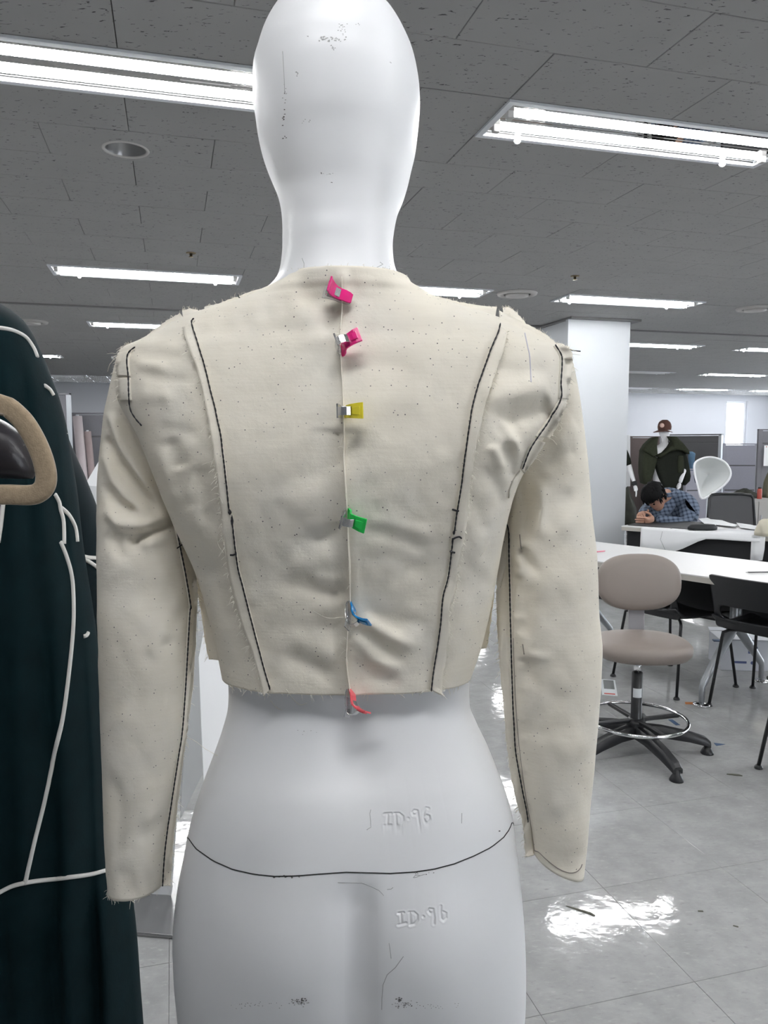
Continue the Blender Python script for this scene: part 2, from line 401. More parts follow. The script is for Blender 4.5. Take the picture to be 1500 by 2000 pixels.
# ---- floor: vinyl tiles 45 cm
floor = struct(room_box(A0, A1, B0, B1, -0.06, -0.004).build('floor', M['floor_joint'], fix=False))
def in_frame(P, m=30):
    V = np.array([tuple(p) for p in P]); w = V[:, 1] * CT - (V[:, 2] - CAMH) * ST
    if w.max() < 0.3: return False
    V = V[w > 0.3]; x, y = proj_np(V)
    return x.max() > -m and x.min() < 1500 + m and y.max() > -m and y.min() < 2000 + m
def tile_mesh(sa, sb, z0, z1, gap, bev, name):
    mb = MB(); a, b = sa / 2 - gap, sb / 2 - gap
    zs = z1 if z1 < z0 else z1
    top = [Vector((sx * (a - bev), sy * (b - bev), z1)) for sx, sy in ((-1, -1), (1, -1), (1, 1), (-1, 1))]
    s = bev if z1 > z0 else -bev
    mid = [Vector((sx * a, sy * b, z1 - s)) for sx, sy in ((-1, -1), (1, -1), (1, 1), (-1, 1))]
    bot = [Vector((sx * a, sy * b, z0)) for sx, sy in ((-1, -1), (1, -1), (1, 1), (-1, 1))]
    mb.add(top + mid + bot, [(0, 1, 2, 3)] + [(4 + i, 4 + (i + 1) % 4, (i + 1) % 4, i) for i in range(4)] + [(8 + i, 8 + (i + 1) % 4, 4 + (i + 1) % 4, 4 + i) for i in range(4)])
    return mb
TS = 0.45
ftile = tile_mesh(TS, TS, -0.004, 0.0, 0.0005, 0.0006, 'tile')
fme = ftile.mesh('tile'); fme.materials.append(M['floor'])
rest = MB(); near = []
a = 0.86 - TS * 19
while a < A1:
    b = 1.64 - TS * 14
    while b < B1:
        ca, cb = a + TS / 2, b + TS / 2
        if ca > A0 + 0.2 and ca < A1 and cb > B0 and cb < B1:
            P = room(ca, cb)
            if P.y > 0.8 and P.y < 9.0 and P.x > -3 and in_frame([room(ca + i * TS / 2, cb + j * TS / 2) for i in (-1, 1) for j in (-1, 1)], 0):
                near.append((P.length, ca, cb))
            else:
                c, s = math.cos(RZ), math.sin(RZ)
                rest.add([(P.x + v[0] * c - v[1] * s, P.y + v[0] * s + v[1] * c, v[2]) for v in ftile.v[:4]], [(0, 1, 2, 3)])
        b += TS
    a += TS
near.sort()
for i, (_, ca, cb) in enumerate(near):
    P = room(ca, cb)
    if i < 300:
        o = bpy.data.objects.new('tile', fme); COL.objects.link(o); o.location = P
        o.rotation_euler = (random.uniform(-1, 1) * 0.0012, random.uniform(-1, 1) * 0.0012, RZ + random.choice((0,)) * 1.5708); o.parent = floor
    else:
        c, s = math.cos(RZ), math.sin(RZ)
        rest.add([(P.x + v[0] * c - v[1] * s, P.y + v[0] * s + v[1] * c, v[2]) for v in ftile.v[:4]], [(0, 1, 2, 3)])
o = rest.build('tile_field', M['floor'], floor, fix=False); o['kind'] = 'stuff'

# ---- light fixtures (positions in room metres)
ROWS = [-3.35, 0.10, 2.54, 5.42, 7.74, 10.72, 13.8]
COLS = [-3.72, -1.92, -0.12, 1.68, 3.48, 5.28, 7.08, 8.88, 10.68, 12.48]
FIX = []
for ri, b in enumerate(ROWS):
    for ci, a in enumerate(COLS):
        if ri <= 1 and a > 7.2: continue
        if ri in (2, 3) and (a > 7.2): continue
        if ri >= 5 and a < -2.5: continue
        on = True
        if ri == 0 and a < 3: on = False
        if ri == 1 and a < -1: on = False
        if ri == 3 and a == 5.28: continue
        if ri == 5 and a in (-0.12, 7.08): on = False
        if ri == 6 and a in (-1.92, -0.12, 8.88): on = False
        FIX.append((a, b, on))
FL, FW = 1.2, 0.30

# ---- ceiling: 30 x 60 cm fissured tiles, laid half a tile off in every other row
ceiling = struct(room_box(A0, A1, B0, B1, CEIL + 0.13, CEIL + 0.2).build('ceiling', M['joint'], fix=False))
ctile = tile_mesh(0.6, 0.3, CEIL + 0.014 - CEIL, 0.0, 0.0011, 0.0015, 'tile')
cme = ctile.mesh('tile'); cme.materials.append(M['ceiling'])
crest = MB(); cnear = []
DOWN = [(-0.14, 3.17)]
def cut(rect, holes):
    out = [rect]
    for h in holes:
        nx = []
        for r in out:
            if h[0] >= r[1] or h[1] <= r[0] or h[2] >= r[3] or h[3] <= r[2]: nx.append(r); continue
            if r[0] < h[0]: nx.append((r[0], h[0], r[2], r[3]))
            if r[1] > h[1]: nx.append((h[1], r[1], r[2], r[3]))
            x0, x1 = max(r[0], h[0]), min(r[1], h[1])
            if r[2] < h[2]: nx.append((x0, x1, r[2], h[2]))
            if r[3] > h[3]: nx.append((x0, x1, h[3], r[3]))
        out = nx
    return out
holes = [(a - FL / 2 + 0.01, a + FL / 2 - 0.01, b - FW / 2 + 0.01, b + FW / 2 - 0.01) for a, b, _ in FIX] + [(a - 0.075, a + 0.075, b - 0.075, b + 0.075) for a, b in DOWN]
row = -30
while True:
    b0 = 2.09 + 0.3 * row
    if b0 > B1: break
    if b0 >= B0 - 0.3:
        off = 0.48 if row % 2 == 0 else 0.78
        j = -16
        while off + 0.6 * j < A1:
            a0 = off + 0.6 * j; j += 1
            if a0 + 0.6 < A0: continue
            r = (max(a0, A0) + 0.0011, min(a0 + 0.6, A1) - 0.0011, max(b0, B0) + 0.0011, min(b0 + 0.3, B1) - 0.0011)
            if r[1] - r[0] < 0.02 or r[3] - r[2] < 0.02: continue
            pcs = cut(r, [h for h in holes if not (h[0] >= r[1] or h[1] <= r[0] or h[2] >= r[3] or h[3] <= r[2])])
            whole = len(pcs) == 1 and pcs[0] == r and r[1] - r[0] > 0.59 and r[3] - r[2] > 0.29
            P = room(a0 + 0.3, b0 + 0.15, CEIL)
            vis = P.y > 0.8 and P.y < 8.5 and in_frame([room(a0 + i * 0.6, b0 + q * 0.3, CEIL) for i in (0, 1) for q in (0, 1)], 0)
            if vis: cnear.append((P.length, P, whole, pcs))
            else:
                for q in pcs: crest.add([room(q[0], q[2], CEIL), room(q[0], q[3], CEIL), room(q[1], q[3], CEIL), room(q[1], q[2], CEIL)], [(0, 1, 2, 3)])
    row += 1
cnear.sort(key=lambda t: t[0])
for i, (_, P, whole, pcs) in enumerate(cnear):
    if i >= 300 or not pcs:
        for q in pcs: crest.add([room(q[0], q[2], CEIL), room(q[0], q[3], CEIL), room(q[1], q[3], CEIL), room(q[1], q[2], CEIL)], [(0, 1, 2, 3)])
    elif whole:
        o = bpy.data.objects.new('tile', cme); COL.objects.link(o); o.location = P + Vector((0, 0, random.uniform(0, 0.0012))); o.rotation_euler = (0, 0, RZ); o.parent = ceiling
    else:
        mb = MB()
        for q in pcs: room_box(q[0], q[1], q[2], q[3], CEIL, CEIL + 0.014, mb)
        mb.build('tile', M['ceiling'], ceiling, fix=False)
o = crest.build('tile_field', M['ceiling'], ceiling, fix=False); o['kind'] = 'stuff'
# dark track across the ceiling
struct(room_box(A0, A1, 6.74, 6.77, CEIL - 0.012, CEIL).build('trim_1', M['trim'], fix=False))

# ---- column
colb = room_box(3.43, 4.02, 6.22, 6.80, 0.0, CEIL - 0.02)
column = struct(colb.build('column', M['column'], fix=False))
room_box(3.40, 4.10, 6.17, 6.86, CEIL - 0.02, CEIL).build('shadow_gap', M['trim'], column, fix=False)
room_box(3.395, 3.43, 6.215, 6.26, 0.0, CEIL - 0.02).build('corner_trunking', M['column'], column, fix=False)
room_box(3.42, 4.03, 6.21, 6.22, 0.0, 0.09).build('skirting', M['trim'], column, fix=False)

# ---- fluorescent fixtures
def make_fixture():
    t = thing('ceiling_light', '', 'ceiling light')
    h = 0.045; fr = MB(); x, y = FL / 2, FW / 2; w = 0.022
    for c, d in (((0, y - w / 2, -0.004), (FL, w, 0.008)), ((0, -y + w / 2, -0.004), (FL, w, 0.008)), ((x - w / 2, 0, -0.004), (w, FW - 2 * w, 0.008)), ((-x + w / 2, 0, -0.004), (w, FW - 2 * w, 0.008))): fr.box(c, d)
    fr.build('frame', M['white_metal'], t, fix=False)
    rf = MB(); xs = x - w + 0.001
    prof = [(-y + w - 0.001, -0.001), (-0.112, 0.002), (-0.004, 0.002), (0.0, 0.0), (0.004, 0.002), (0.112, 0.002), (y - w + 0.001, -0.001)]
    vs = [(sx * xs, a_, b_) for a_, b_ in prof for sx in (-1, 1)]
    rf.add(vs, [(2 * i, 2 * i + 1, 2 * i + 3, 2 * i + 2) for i in range(len(prof) - 1)]); rf.build('reflector', M['mirror'], t, fix=False)
    for s in (-1, 1):
        tb = MB(); tb.tube([(-x + 0.055, s * 0.058, -0.006), (x - 0.055, s * 0.058, -0.006)], 0.0066, 10); tb.build('tube', M['tube_on'], t, True, fix=False)
        for e in (-1, 1):
            sk = MB(); sk.box((e * (x - 0.042), s * 0.058, -0.009), (0.024, 0.024, 0.026), bev=0.003); sk.build('socket', M['socket'], t)
        lt = MB(); lt.lathe([(0.0, -0.016), (0.009, -0.013), (0.013, -0.006), (0.013, 0.0)], (s * (x - 0.16), y - 0.014, -0.006), 10); lt.build('latch', M['white_metal'], t, True)
    return t
fx = make_fixture()
TB = [c for c in fx.children if c.name.startswith('tube')]; TUBE = {}
for q, c in enumerate(TB):
    c['side'] = q; off_ = c.data.copy(); off_.materials[0] = M['tube_off']; TUBE[q, True] = c.data; TUBE[q, False] = off_
NAMES = {(-0.12, 2.54): 'large double-tube ceiling light at upper left, passing behind the white head',
         (1.68, 2.54): 'large double-tube ceiling light at upper right of the white head',
         (-0.12, 5.42): 'double-tube ceiling light above the left shoulder of the cream jacket',
         (1.68, 5.42): 'double-tube ceiling light ending just right of the mannequin neck',
         (3.48, 5.42): 'double-tube ceiling light directly in front of the column top',
         (-0.12, 7.74): 'ceiling light touching the left shoulder seam, beyond the dark ceiling track',
         (5.28, 7.74): 'lit ceiling light just right of the column, beyond the dark ceiling track',
         (7.08, 7.74): 'lit ceiling light cut by the right picture edge, beyond the dark track',
         (-1.92, 10.72): 'far ceiling light whose lit end shows beside the green coat shoulder',
         (-0.12, 10.72): 'far unlit ceiling light between the green coat and the jacket shoulder',
         (-1.92, 13.8): 'farthest unlit ceiling light left of the jacket, next to the back wall',
         (7.08, 10.72): 'far unlit ceiling light right of the column, second beyond the track',
         (8.88, 10.72): 'far lit ceiling light at the right edge, second beyond the track',
         (8.88, 13.8): 'farthest unlit ceiling light right of the column, next to the back wall',
         (10.68, 13.8): 'farthest lit ceiling light above the capped mannequin, next to the back wall',
         (12.48, 13.8): 'farthest lit ceiling light in the corner above the bright window'}
for i, (a, b, on) in enumerate(FIX):
    o = fx if i == 0 else copy_tree(fx)
    o.location = room(a, b, CEIL); o.rotation_euler = (0, 0, RZ)
    tag(o, NAMES.get((a, b), 'double-tube ceiling light hidden behind the mannequin or column' if 0.8 < a < 7 and b > 5 else 'double-tube ceiling light above or behind the viewer' if b < 2 else 'double-tube ceiling light beyond the sides of the picture'), 'ceiling light', 'recessed fluorescent ceiling lights')
    for c in o.children:
        if c.name.startswith('tube'): c.data = TUBE[c['side'], on]
# ---- other ceiling things
a, b = DOWN[0]
t = thing('downlight', 'round recessed grey downlight in the ceiling at left', 'downlight', room(a, b, CEIL))
MB().lathe([(0.074, 0.002), (0.075, -0.003), (0.084, -0.004), (0.087, -0.001)], (0, 0, 0), 40, cap=False).build('rim', M['vent'], t, True)
MB().lathe([(0.086, -0.0012), (0.109, -0.0006)], (0, 0, 0), 40, cap=False).build('collar', M['ceiling'], t, True)
MB().lathe([(0.074, 0.002), (0.070, 0.02), (0.055, 0.055), (0.025, 0.078), (0.0, 0.082)], (0, 0, 0), 40, cap=False).build('cone', M['dark_metal'], t, True)
for (px, py), lab in (((1010, 573), 'round ceiling air diffuser right of the mannequin neck'), ((1475, 602), 'round ceiling air diffuser at the right edge beside a lit fixture'), ((60, 628), 'round ceiling air diffuser above the green coat')):
    P = onz(px, py, CEIL); t = thing('air_diffuser', lab, 'air diffuser', P, 0, 'round ceiling diffusers')
    MB().lathe([(0.15, 0.0), (0.145, -0.012), (0.12, -0.018), (0.10, -0.010)], n=32, cap=False).build('outer_ring', M['vent'], t, True)
    MB().lathe([(0.085, 0.0), (0.085, -0.022), (0.05, -0.026), (0.0, -0.026)], n=32).build('inner_disc', M['vent'], t, True)
for (px, py), lab in (((373, 494), 'small brass sprinkler head in the ceiling left of the neck'), ((1123, 539), 'small brass sprinkler head in the ceiling right of the neck')):
    P = onz(px, py, CEIL); t = thing('sprinkler', lab, 'sprinkler', P, 0, 'ceiling sprinklers')
    MB().lathe([(0.03, 0.0), (0.028, -0.004), (0.012, -0.006), (0.012, 0.0)], n=16).build('escutcheon', M['brass'], t, True)
    MB().lathe([(0.008, 0.0), (0.008, -0.02), (0.016, -0.024), (0.0, -0.026)], n=12).build('nozzle', M['brass'], t, True)
# ================================================================== MANNEQUIN AND JACKET
def pchip(x, y, xi):
    x = np.asarray(x, float); y = np.asarray(y, float); xi = np.asarray(xi, float)
    h = np.diff(x); d = np.diff(y) / h; m = np.zeros_like(y)
    for i in range(1, len(x) - 1):
        if d[i - 1] * d[i] > 0:
            w1 = 2 * h[i] + h[i - 1]; w2 = h[i] + 2 * h[i - 1]; m[i] = (w1 + w2) / (w1 / d[i - 1] + w2 / d[i])
    m[0] = d[0]; m[-1] = d[-1]
    k = np.clip(np.searchsorted(x, xi) - 1, 0, len(x) - 2); t = np.clip((xi - x[k]) / h[k], 0, 1)
    return (y[k] * (1 + 2 * t) * (1 - t) ** 2 + h[k] * m[k] * t * (1 - t) ** 2 + y[k + 1] * t * t * (3 - 2 * t) + h[k] * m[k + 1] * t * t * (t - 1))
def loft_np(rows, nr, ns, zfine=(), tfine=None):
    """rows: (py, xl, xr, Yc, hb, hf, p) top to bottom -> array (nr, ns, 3); edges xl/xr are those seen at depth Yc"""
    T = []
    for py, xl, xr, Yc, hb, hf, p in rows:
        a = at(xl, py, Yc); b = at(xr, py, Yc); T.append((a.z, a.x, b.x, Yc, hb, hf, p))
    T = np.array(T); s = -T[:, 0]
    si = np.linspace(s[0], s[-1], nr)
    for z0, z1, k in zfine: si = np.sort(np.concatenate([si[(si < -z1) | (si > -z0)], np.linspace(-z1, -z0, k)]))
    nr = len(si)
    XL, XR, YC, HB, HF, PP = [pchip(s, T[:, c], si) for c in range(1, 7)]
    th = np.linspace(0, 2 * np.pi, ns, endpoint=False) - np.pi / 2     # starts at the back centre
    if tfine: th = np.sort(np.concatenate([th[(th < tfine[0]) | (th > tfine[1])], np.linspace(tfine[0], tfine[1], tfine[2])])); ns = len(th)
    c, sn = np.cos(th), np.sin(th)
    V = np.zeros((nr, ns, 3))
    for i in range(nr):
        e = 2.0 / PP[i]
        V[i, :, 0] = (XL[i] + XR[i]) / 2 + (XR[i] - XL[i]) / 2 * np.sign(c) * np.abs(c) ** e
        yy = np.sign(sn) * np.abs(sn) ** e
        V[i, :, 1] = YC[i] + np.where(yy < 0, yy * HB[i], yy * HF[i]); V[i, :, 2] = -si[i]
    return V, YC
def grid_mb(V, cap=(False, False)):
    return MB().rings([[tuple(p) for p in r] for r in V], cap=cap)
def seg_dist(px, py, pts):
    best = np.full(px.shape, 1e9); tt = np.zeros(px.shape); n = len(pts) - 1
    for i in range(n):
        (x0, y0), (x1, y1) = pts[i], pts[i + 1]; dx, dy = x1 - x0, y1 - y0; L2 = dx * dx + dy * dy + 1e-9
        t = np.clip(((px - x0) * dx + (py - y0) * dy) / L2, 0, 1)
        d = np.hypot(px - x0 - t * dx, py - y0 - t * dy); u = (i + t) / n
        k = d < best; best[k] = d[k]; tt[k] = u[k]
    return best, tt
def ridge(px, py, pts, w, a, taper=(0.25, 0.25)):
    d, t = seg_dist(px, py, pts)
    e = np.clip(t / max(taper[0], 1e-3), 0, 1) * np.clip((1 - t) / max(taper[1], 1e-3), 0, 1) if taper else 1.0
    e = e * e * (3 - 2 * e) if taper else 1.0
    return a * np.exp(-(d / w) ** 2) * e
def displace(V, YC, fn, gain=1.0):
    """push the back half of a loft towards the viewer side by fn(px,py) millimetres"""
    S = V.reshape(-1, 3); px, py = proj_np(S)
    back = np.clip((np.repeat(YC, V.shape[1]) - S[:, 1]) / 0.03, 0, 1)
    S[:, 1] -= fn(px, py) * 0.001 * gain * back
    return S.reshape(V.shape)
def hit(bvh, px, py, lift=0.0):
    d = ray(px, py).normalized(); loc, nrm, idx, dist = bvh.ray_cast(CAMV, d)
    if loc is None: return None, None
    if nrm.dot(d) > 0: nrm = -nrm
    return loc + nrm * lift, nrm
def dense(pts, step=6.0):
    out = []
    for (x0, y0), (x1, y1) in zip(pts[:-1], pts[1:]):
        n = max(1, int(math.hypot(x1 - x0, y1 - y0) / step))
        out += [(x0 + (x1 - x0) * k / n, y0 + (y1 - y0) * k / n) for k in range(n)]
    return out + [pts[-1]]
def smooth_poly(pts, k=5):
    """Catmull-Rom through pixel points"""
    P = [pts[0]] + list(pts) + [pts[-1]]; out = []
    for i in range(1, len(P) - 2):
        p0, p1, p2, p3 = [np.array(q, float) for q in P[i - 1:i + 3]]
        for t in np.linspace(0, 1, k, endpoint=False):
            out.append(tuple(0.5 * (2 * p1 + (p2 - p0) * t + (2 * p0 - 5 * p1 + 4 * p2 - p3) * t * t + (3 * p1 - p0 - 3 * p2 + p3) * t ** 3)))
    return out + [tuple(pts[-1])]
def on_surf(bvh, pts, lift, step=6.0, sm=True):
    P = []; last = None
    for x, y in dense(smooth_poly(pts) if sm and len(pts) > 2 else pts, step):
        p, n = hit(bvh, x, y, lift)
        if p is None and last is not None: p = at(x, y, last.y)
        if p is None: continue
        if last is not None and abs(p.y - last.y) > 0.03: p = at(x, y, last.y)
        P.append(p); last = p
    return P

# ---------------------------------------------------------------- mannequin body
YM = 0.86
HEAD = [(-14, 636, 680, 0.880, 0.022, 0.022, 2), (-6, 615, 700, 0.880, 0.045, 0.045, 2), (0, 601, 712, 0.880, 0.055, 0.055, 2), (30, 559, 752, 0.880, 0.080, 0.085, 2), (60, 530, 780, 0.880, 0.094, 0.100, 2), (90, 515, 796, 0.880, 0.101, 0.108, 2.05), (120, 506, 808, 0.880, 0.105, 0.113, 2.1),
        (150, 498, 815, 0.880, 0.107, 0.116, 2.1), (180, 497, 819, 0.879, 0.107, 0.118, 2.1), (210, 498, 820, 0.878, 0.105, 0.118, 2.1), (240, 502, 818, 0.877, 0.102, 0.117, 2.1), (270, 506, 815, 0.876, 0.098, 0.115, 2.1), (300, 512, 811, 0.875, 0.092, 0.112, 2.1),
        (330, 521, 804, 0.873, 0.086, 0.108, 2.1), (360, 533, 797, 0.870, 0.079, 0.098, 2.1), (390, 545, 788, 0.867, 0.072, 0.080, 2.1), (420, 551, 776, 0.864, 0.068, 0.066, 2.1), (450, 553, 770, 0.862, 0.066, 0.060, 2.1), (480, 553, 767, 0.860, 0.066, 0.058, 2.1), (510, 551, 769, 0.860, 0.068, 0.058, 2.1), (540, 545, 778, 0.860, 0.072, 0.058, 2.1),
        (560, 532, 792, 0.860, 0.075, 0.058, 2.1), (578, 505, 828, 0.860, 0.070, 0.055, 2.1), (600, 455, 880, 0.860, 0.062, 0.055, 2.2), (630, 395, 950, 0.860, 0.062, 0.06, 2.3), (680, 330, 1010, 0.860, 0.072, 0.07, 2.4), (760, 300, 1045, 0.860, 0.088, 0.085, 2.5), (850, 345, 1000, 0.860, 0.092, 0.10, 2.5), (1000, 385, 955, 0.860, 0.086, 0.11, 2.4), (1150, 420, 940, 0.860, 0.070, 0.10, 2.3), (1270, 441, 922, 0.860, 0.060, 0.09, 2.3),
        (1348, 448, 916, 0.860, 0.058, 0.085, 2.3), (1375, 447, 917, 0.860, 0.060, 0.085, 2.3), (1410, 438, 930, 0.860, 0.066, 0.085, 2.3), (1456, 421, 952, 0.860, 0.078, 0.088, 2.3), (1503, 403, 971, 0.860, 0.096, 0.09, 2.3), (1552, 386, 987, 0.860, 0.111, 0.092, 2.3), (1605, 373, 999, 0.860, 0.122, 0.095, 2.3),
        (1640, 367, 1003, 0.860, 0.127, 0.096, 2.3), (1698, 356, 1011, 0.860, 0.132, 0.097, 2.3), (1756, 349, 1017, 0.860, 0.134, 0.098, 2.3), (1814, 346, 1021, 0.860, 0.134, 0.098, 2.3), (1876, 348, 1023, 0.860, 0.131, 0.096, 2.3), (1938, 352, 1023, 0.860, 0.122, 0.093, 2.3), (2000, 356, 1020, 0.860, 0.108, 0.09, 2.3), (2080, 364, 1012, 0.860, 0.096, 0.085, 2.3)]
NR, NS = 260, 128
zt_ = lambda y, D: at(810, y, D).z
V, YC = loft_np(HEAD, NR, NS, ((zt_(1632, 0.745), zt_(1562, 0.752), 95), (zt_(1830, 0.725), zt_(1748, 0.733), 105)), (-math.pi / 2 + 0.13, -math.pi / 2 + 0.72, 200))
NR, NS = V.shape[:2]
def body_shape(px, py):
    g = lambda x, y, rx, ry: np.exp(-((px - x) / rx) ** 2 - ((py - y) / ry) ** 2)
    d = 15 * g(545, 1880, 120, 130) + 15 * g(850, 1880, 120, 130)
    d -= ridge(px, py, [(692, 1710), (695, 1810), (700, 2080)], 32, 12, (0.45, 0.01))
    d -= ridge(px, py, [(680, 1280), (685, 1450), (690, 1640)], 48, 6, (0.1, 0.4))
    d += 5 * g(560, 1560, 110, 120) + 5 * g(840, 1540, 110, 120)
    d -= 3 * g(470, 1720, 60, 60) + 3 * g(930, 1740, 60, 60)
    return d
V = displace(V, YC, body_shape)
SEAM = [(x * 0.48 + 330, y * 0.48 + 1300) for x, y in [(78, 700), (110, 745), (180, 795), (260, 830), (350, 850), (430, 858), (520, 856), (620, 848), (720, 841), (800, 843), (900, 846), (1000, 840), (1080, 828), (1160, 807), (1240, 775), (1310, 740), (1360, 700), (1385, 665), (1393, 640)]]
sx_, sy_ = np.array(SEAM).T
zi = np.argmin(np.abs(V[:, 0, 2] - at(690, 1700, 0.755).z))
S = V[zi].copy(); px, py = proj_np(S)
tgt = np.array([at(x, float(np.interp(x, sx_, sy_)), y_).z for x, y_ in zip(px, S[:, 1])])
zl = at(366, 1640, YM).z; zr = at(1000, 1605, YM).z
side = zl + (zr - zl) * np.clip((S[:, 0] - S[:, 0].min()) / (S[:, 0].max() - S[:, 0].min()), 0, 1)
wgt = np.clip((YM - S[:, 1]) / 0.03, 0, 1)
off = (tgt * wgt + side * (1 - wgt)) - S[:, 2]
for i in range(NR):
    V[i, :, 2] += off * math.exp(-((V[i, 0, 2] - S[0, 2]) / 0.09) ** 2)
L1 = [[(455, 350), (520, 345)], [(488, 348), (482, 460)], [(455, 463), (520, 460)], [(565, 350), (572, 472)], [(552, 345), (600, 345), (635, 375), (640, 420), (615, 465), (568, 476)],
      [(685, 392), (688, 398)], [(775, 320), (745, 315), (728, 335), (735, 358), (762, 360), (778, 335)], [(775, 320), (785, 380), (795, 455)],
      [(885, 295), (860, 290), (842, 330), (838, 390), (850, 430), (880, 435), (898, 405), (890, 370), (865, 362), (842, 385)]]
L2 = [[(590, 1320), (640, 1312)], [(615, 1318), (622, 1420)], [(590, 1435), (665, 1415)], [(705, 1312), (712, 1430)], [(695, 1310), (740, 1308), (775, 1340), (775, 1385), (745, 1425), (705, 1435)], [(832, 1350), (835, 1354)],
      [(930, 1282), (895, 1278), (885, 1300), (905, 1325), (930, 1310)], [(928, 1282), (938, 1360), (936, 1425)], [(1005, 1250), (1005, 1310), (1010, 1375), (1030, 1392), (1055, 1365), (1055, 1320), (1025, 1305)]]
def engrave(px, py):
    best = np.full(px.shape, 1e9)
    for ln in L1 + L2:
        q = [(660 + x * 0.2, 1520 + y * 0.2) for x, y in ln]; d, _ = seg_dist(px, py, q); best = np.minimum(best, d)
    return -1.5 * np.exp(-(best / 1.9) ** 2) + 0.25 * np.exp(-((best - 4.2) / 1.6) ** 2)
V = displace(V, YC, engrave)
bx, by, bz = at(680, 865, YM).x, YM, 0.0
man = thing('mannequin', 'large white faceless mannequin seen from behind, wearing the cream cotton jacket', 'mannequin', (bx, by, 0))
OM = (bx, by, 0)
top = grid_mb(V[:zi + 1], (True, False)); low = grid_mb(V[zi:], (False, True))
torso = top.build('head_and_torso', M['mannequin'], man, True, OM)
hips = low.build('hips', M['mannequin'], man, True, OM)
BODY = MB().add(top.v, top.f).add(low.v, low.f).bvh()
sm_ = MB().loop([Vector(p) - Vector((0, 0, 0)) for p in V[zi]], 0.00065, 6); sm_.build('waist_joint', M['gap'], man, True, OM)
# legs below the picture
zc = V[-1, 0, 2]
for s in (-1, 1):
    lg = MB(); R_ = []
    for z, cx, cy, rx, ry in ((zc + 0.03, 0.092, 0.0, 0.086, 0.088), (zc - 0.08, 0.090, 0.0, 0.080, 0.085), (0.50, 0.075, 0.0, 0.055, 0.06), (0.44, 0.073, 0, 0.052, 0.056), (0.33, 0.07, -0.006, 0.05, 0.056), (0.12, 0.062, 0.0, 0.03, 0.034), (0.075, 0.06, 0.01, 0.032, 0.05), (0.03, 0.06, 0.045, 0.036, 0.10), (0.011, 0.06, 0.05, 0.034, 0.105)):
        R_.append([(bx + s * cx + rx * math.cos(q), by + cy + ry * math.sin(q), z) for q in np.linspace(0, 2 * math.pi, 24, endpoint=False)])
    lg.rings(R_).build('leg', M['mannequin'], man, True, OM)
MB().lathe([(0.19, 0.0), (0.19, 0.008), (0.185, 0.011), (0.0, 0.011)], (bx, by + 0.04, 0), 40).build('base_disc', M['base_plate'], man, False, OM)
# engraved lettering ID.96 (twice) and loose pen strokes
def strokes(lines, ox, oy, sc, name, r, sink, m):
    for ln in lines:
        P = on_surf(BODY, [(ox + x * sc, oy + y * sc) for x, y in ln], -sink, 1.5, False)
        if len(P) > 1: MB().tube(P, r, 6).build(name, m, man, True, OM)
L3 = [[(322, 305), (312, 345), (320, 420), (322, 480), (300, 490), (282, 505)], [(1210, 340), (1208, 440)], [(0, 1018), (110, 1020), (230, 1022), (330, 1060), (400, 1095), (450, 1145)], [(480, 1085), (520, 1082), (540, 1065)], [(500, 1610), (510, 1680), (520, 1760)], [(640, 1740), (560, 1850), (480, 1920), (440, 2020), (430, 2150), (428, 2260)], [(735, 970), (760, 945), (800, 948), (780, 962), (740, 972)], [(790, 955), (850, 938)]]
strokes(L3, 660, 1520, 0.2, 'scratch', 0.00032, 0.0, M['scuff_light'])
def flecks(items, name, m):
    mb = MB()
    for (x, y, n, sx, sy, r) in items:
        for _ in range(n):
            qx, qy = random.gauss(x, sx), random.gauss(y, sy); k = random.randint(4, 6); a0 = random.random() * 6
            ring = [hit(BODY, qx + r * random.uniform(0.5, 1.4) * math.cos(a0 + 6.283 * i / k), qy + r * random.uniform(0.3, 1.0) * math.sin(a0 + 6.283 * i / k), 0.0002)[0] for i in range(k)]
            if all(p is not None for p in ring): mb.add(ring, [tuple(range(k))])
    o = mb.build(name, m, man, False, OM); o['kind'] = 'stuff'; return o
flecks([(555, 220, 2, 1, 4, 2.0), (554, 235, 4, 1, 4, 2.2), (556, 271, 3, 2, 2, 2), (558, 175, 6, 2, 8, 1), (555, 185, 5, 2, 6, 1.2), (592, 1955, 10, 3, 4, 2.2), (580, 1957, 14, 8, 3, 1.4), (500, 1962, 26, 28, 3, 0.9), (780, 1955, 10, 3, 5, 2.2), (800, 1962, 12, 8, 3, 1.5), (840, 1965, 22, 26, 3, 0.9), (975, 1623, 1, 0.2, 0.2, 2),
        (560, 1712, 10, 12, 1.2, 2.4), (820, 1705, 8, 14, 1.5, 1.4), (628, 339, 3, 1, 1, 1.4), (648, 358, 2, 1, 1, 1.2), (765, 124, 2, 3, 2, 1)], 'scuff_marks', M['scuff'])
flecks([(650, 76, 30, 14, 3, 2.2), (668, 55, 16, 6, 6, 1.6), (651, 93, 8, 3, 3, 1.6), (700, 50, 3, 4, 2, 1.2), (580, 145, 8, 2, 4, 1.5), (602, 237, 6, 6, 2, 1.2), (640, 340, 6, 10, 1, 1), (590, 1960, 20, 10, 4, 1.6), (790, 1960, 20, 12, 4, 1.6), (610, 1430, 5, 20, 4, 1.2), (760, 515, 4, 4, 5, 1.1)], 'scuff_marks', M['scuff_light'])
strokes([[(590, 504), (594, 515), (593, 540)], [(585, 545), (598, 540), (592, 538)], [(735, 523), (748, 516), (742, 512)], [(552, 100), (555, 150), (556, 180)]], 0, 0, 1.0, 'scratch', 0.0003, 0.0, M['scuff_light'])

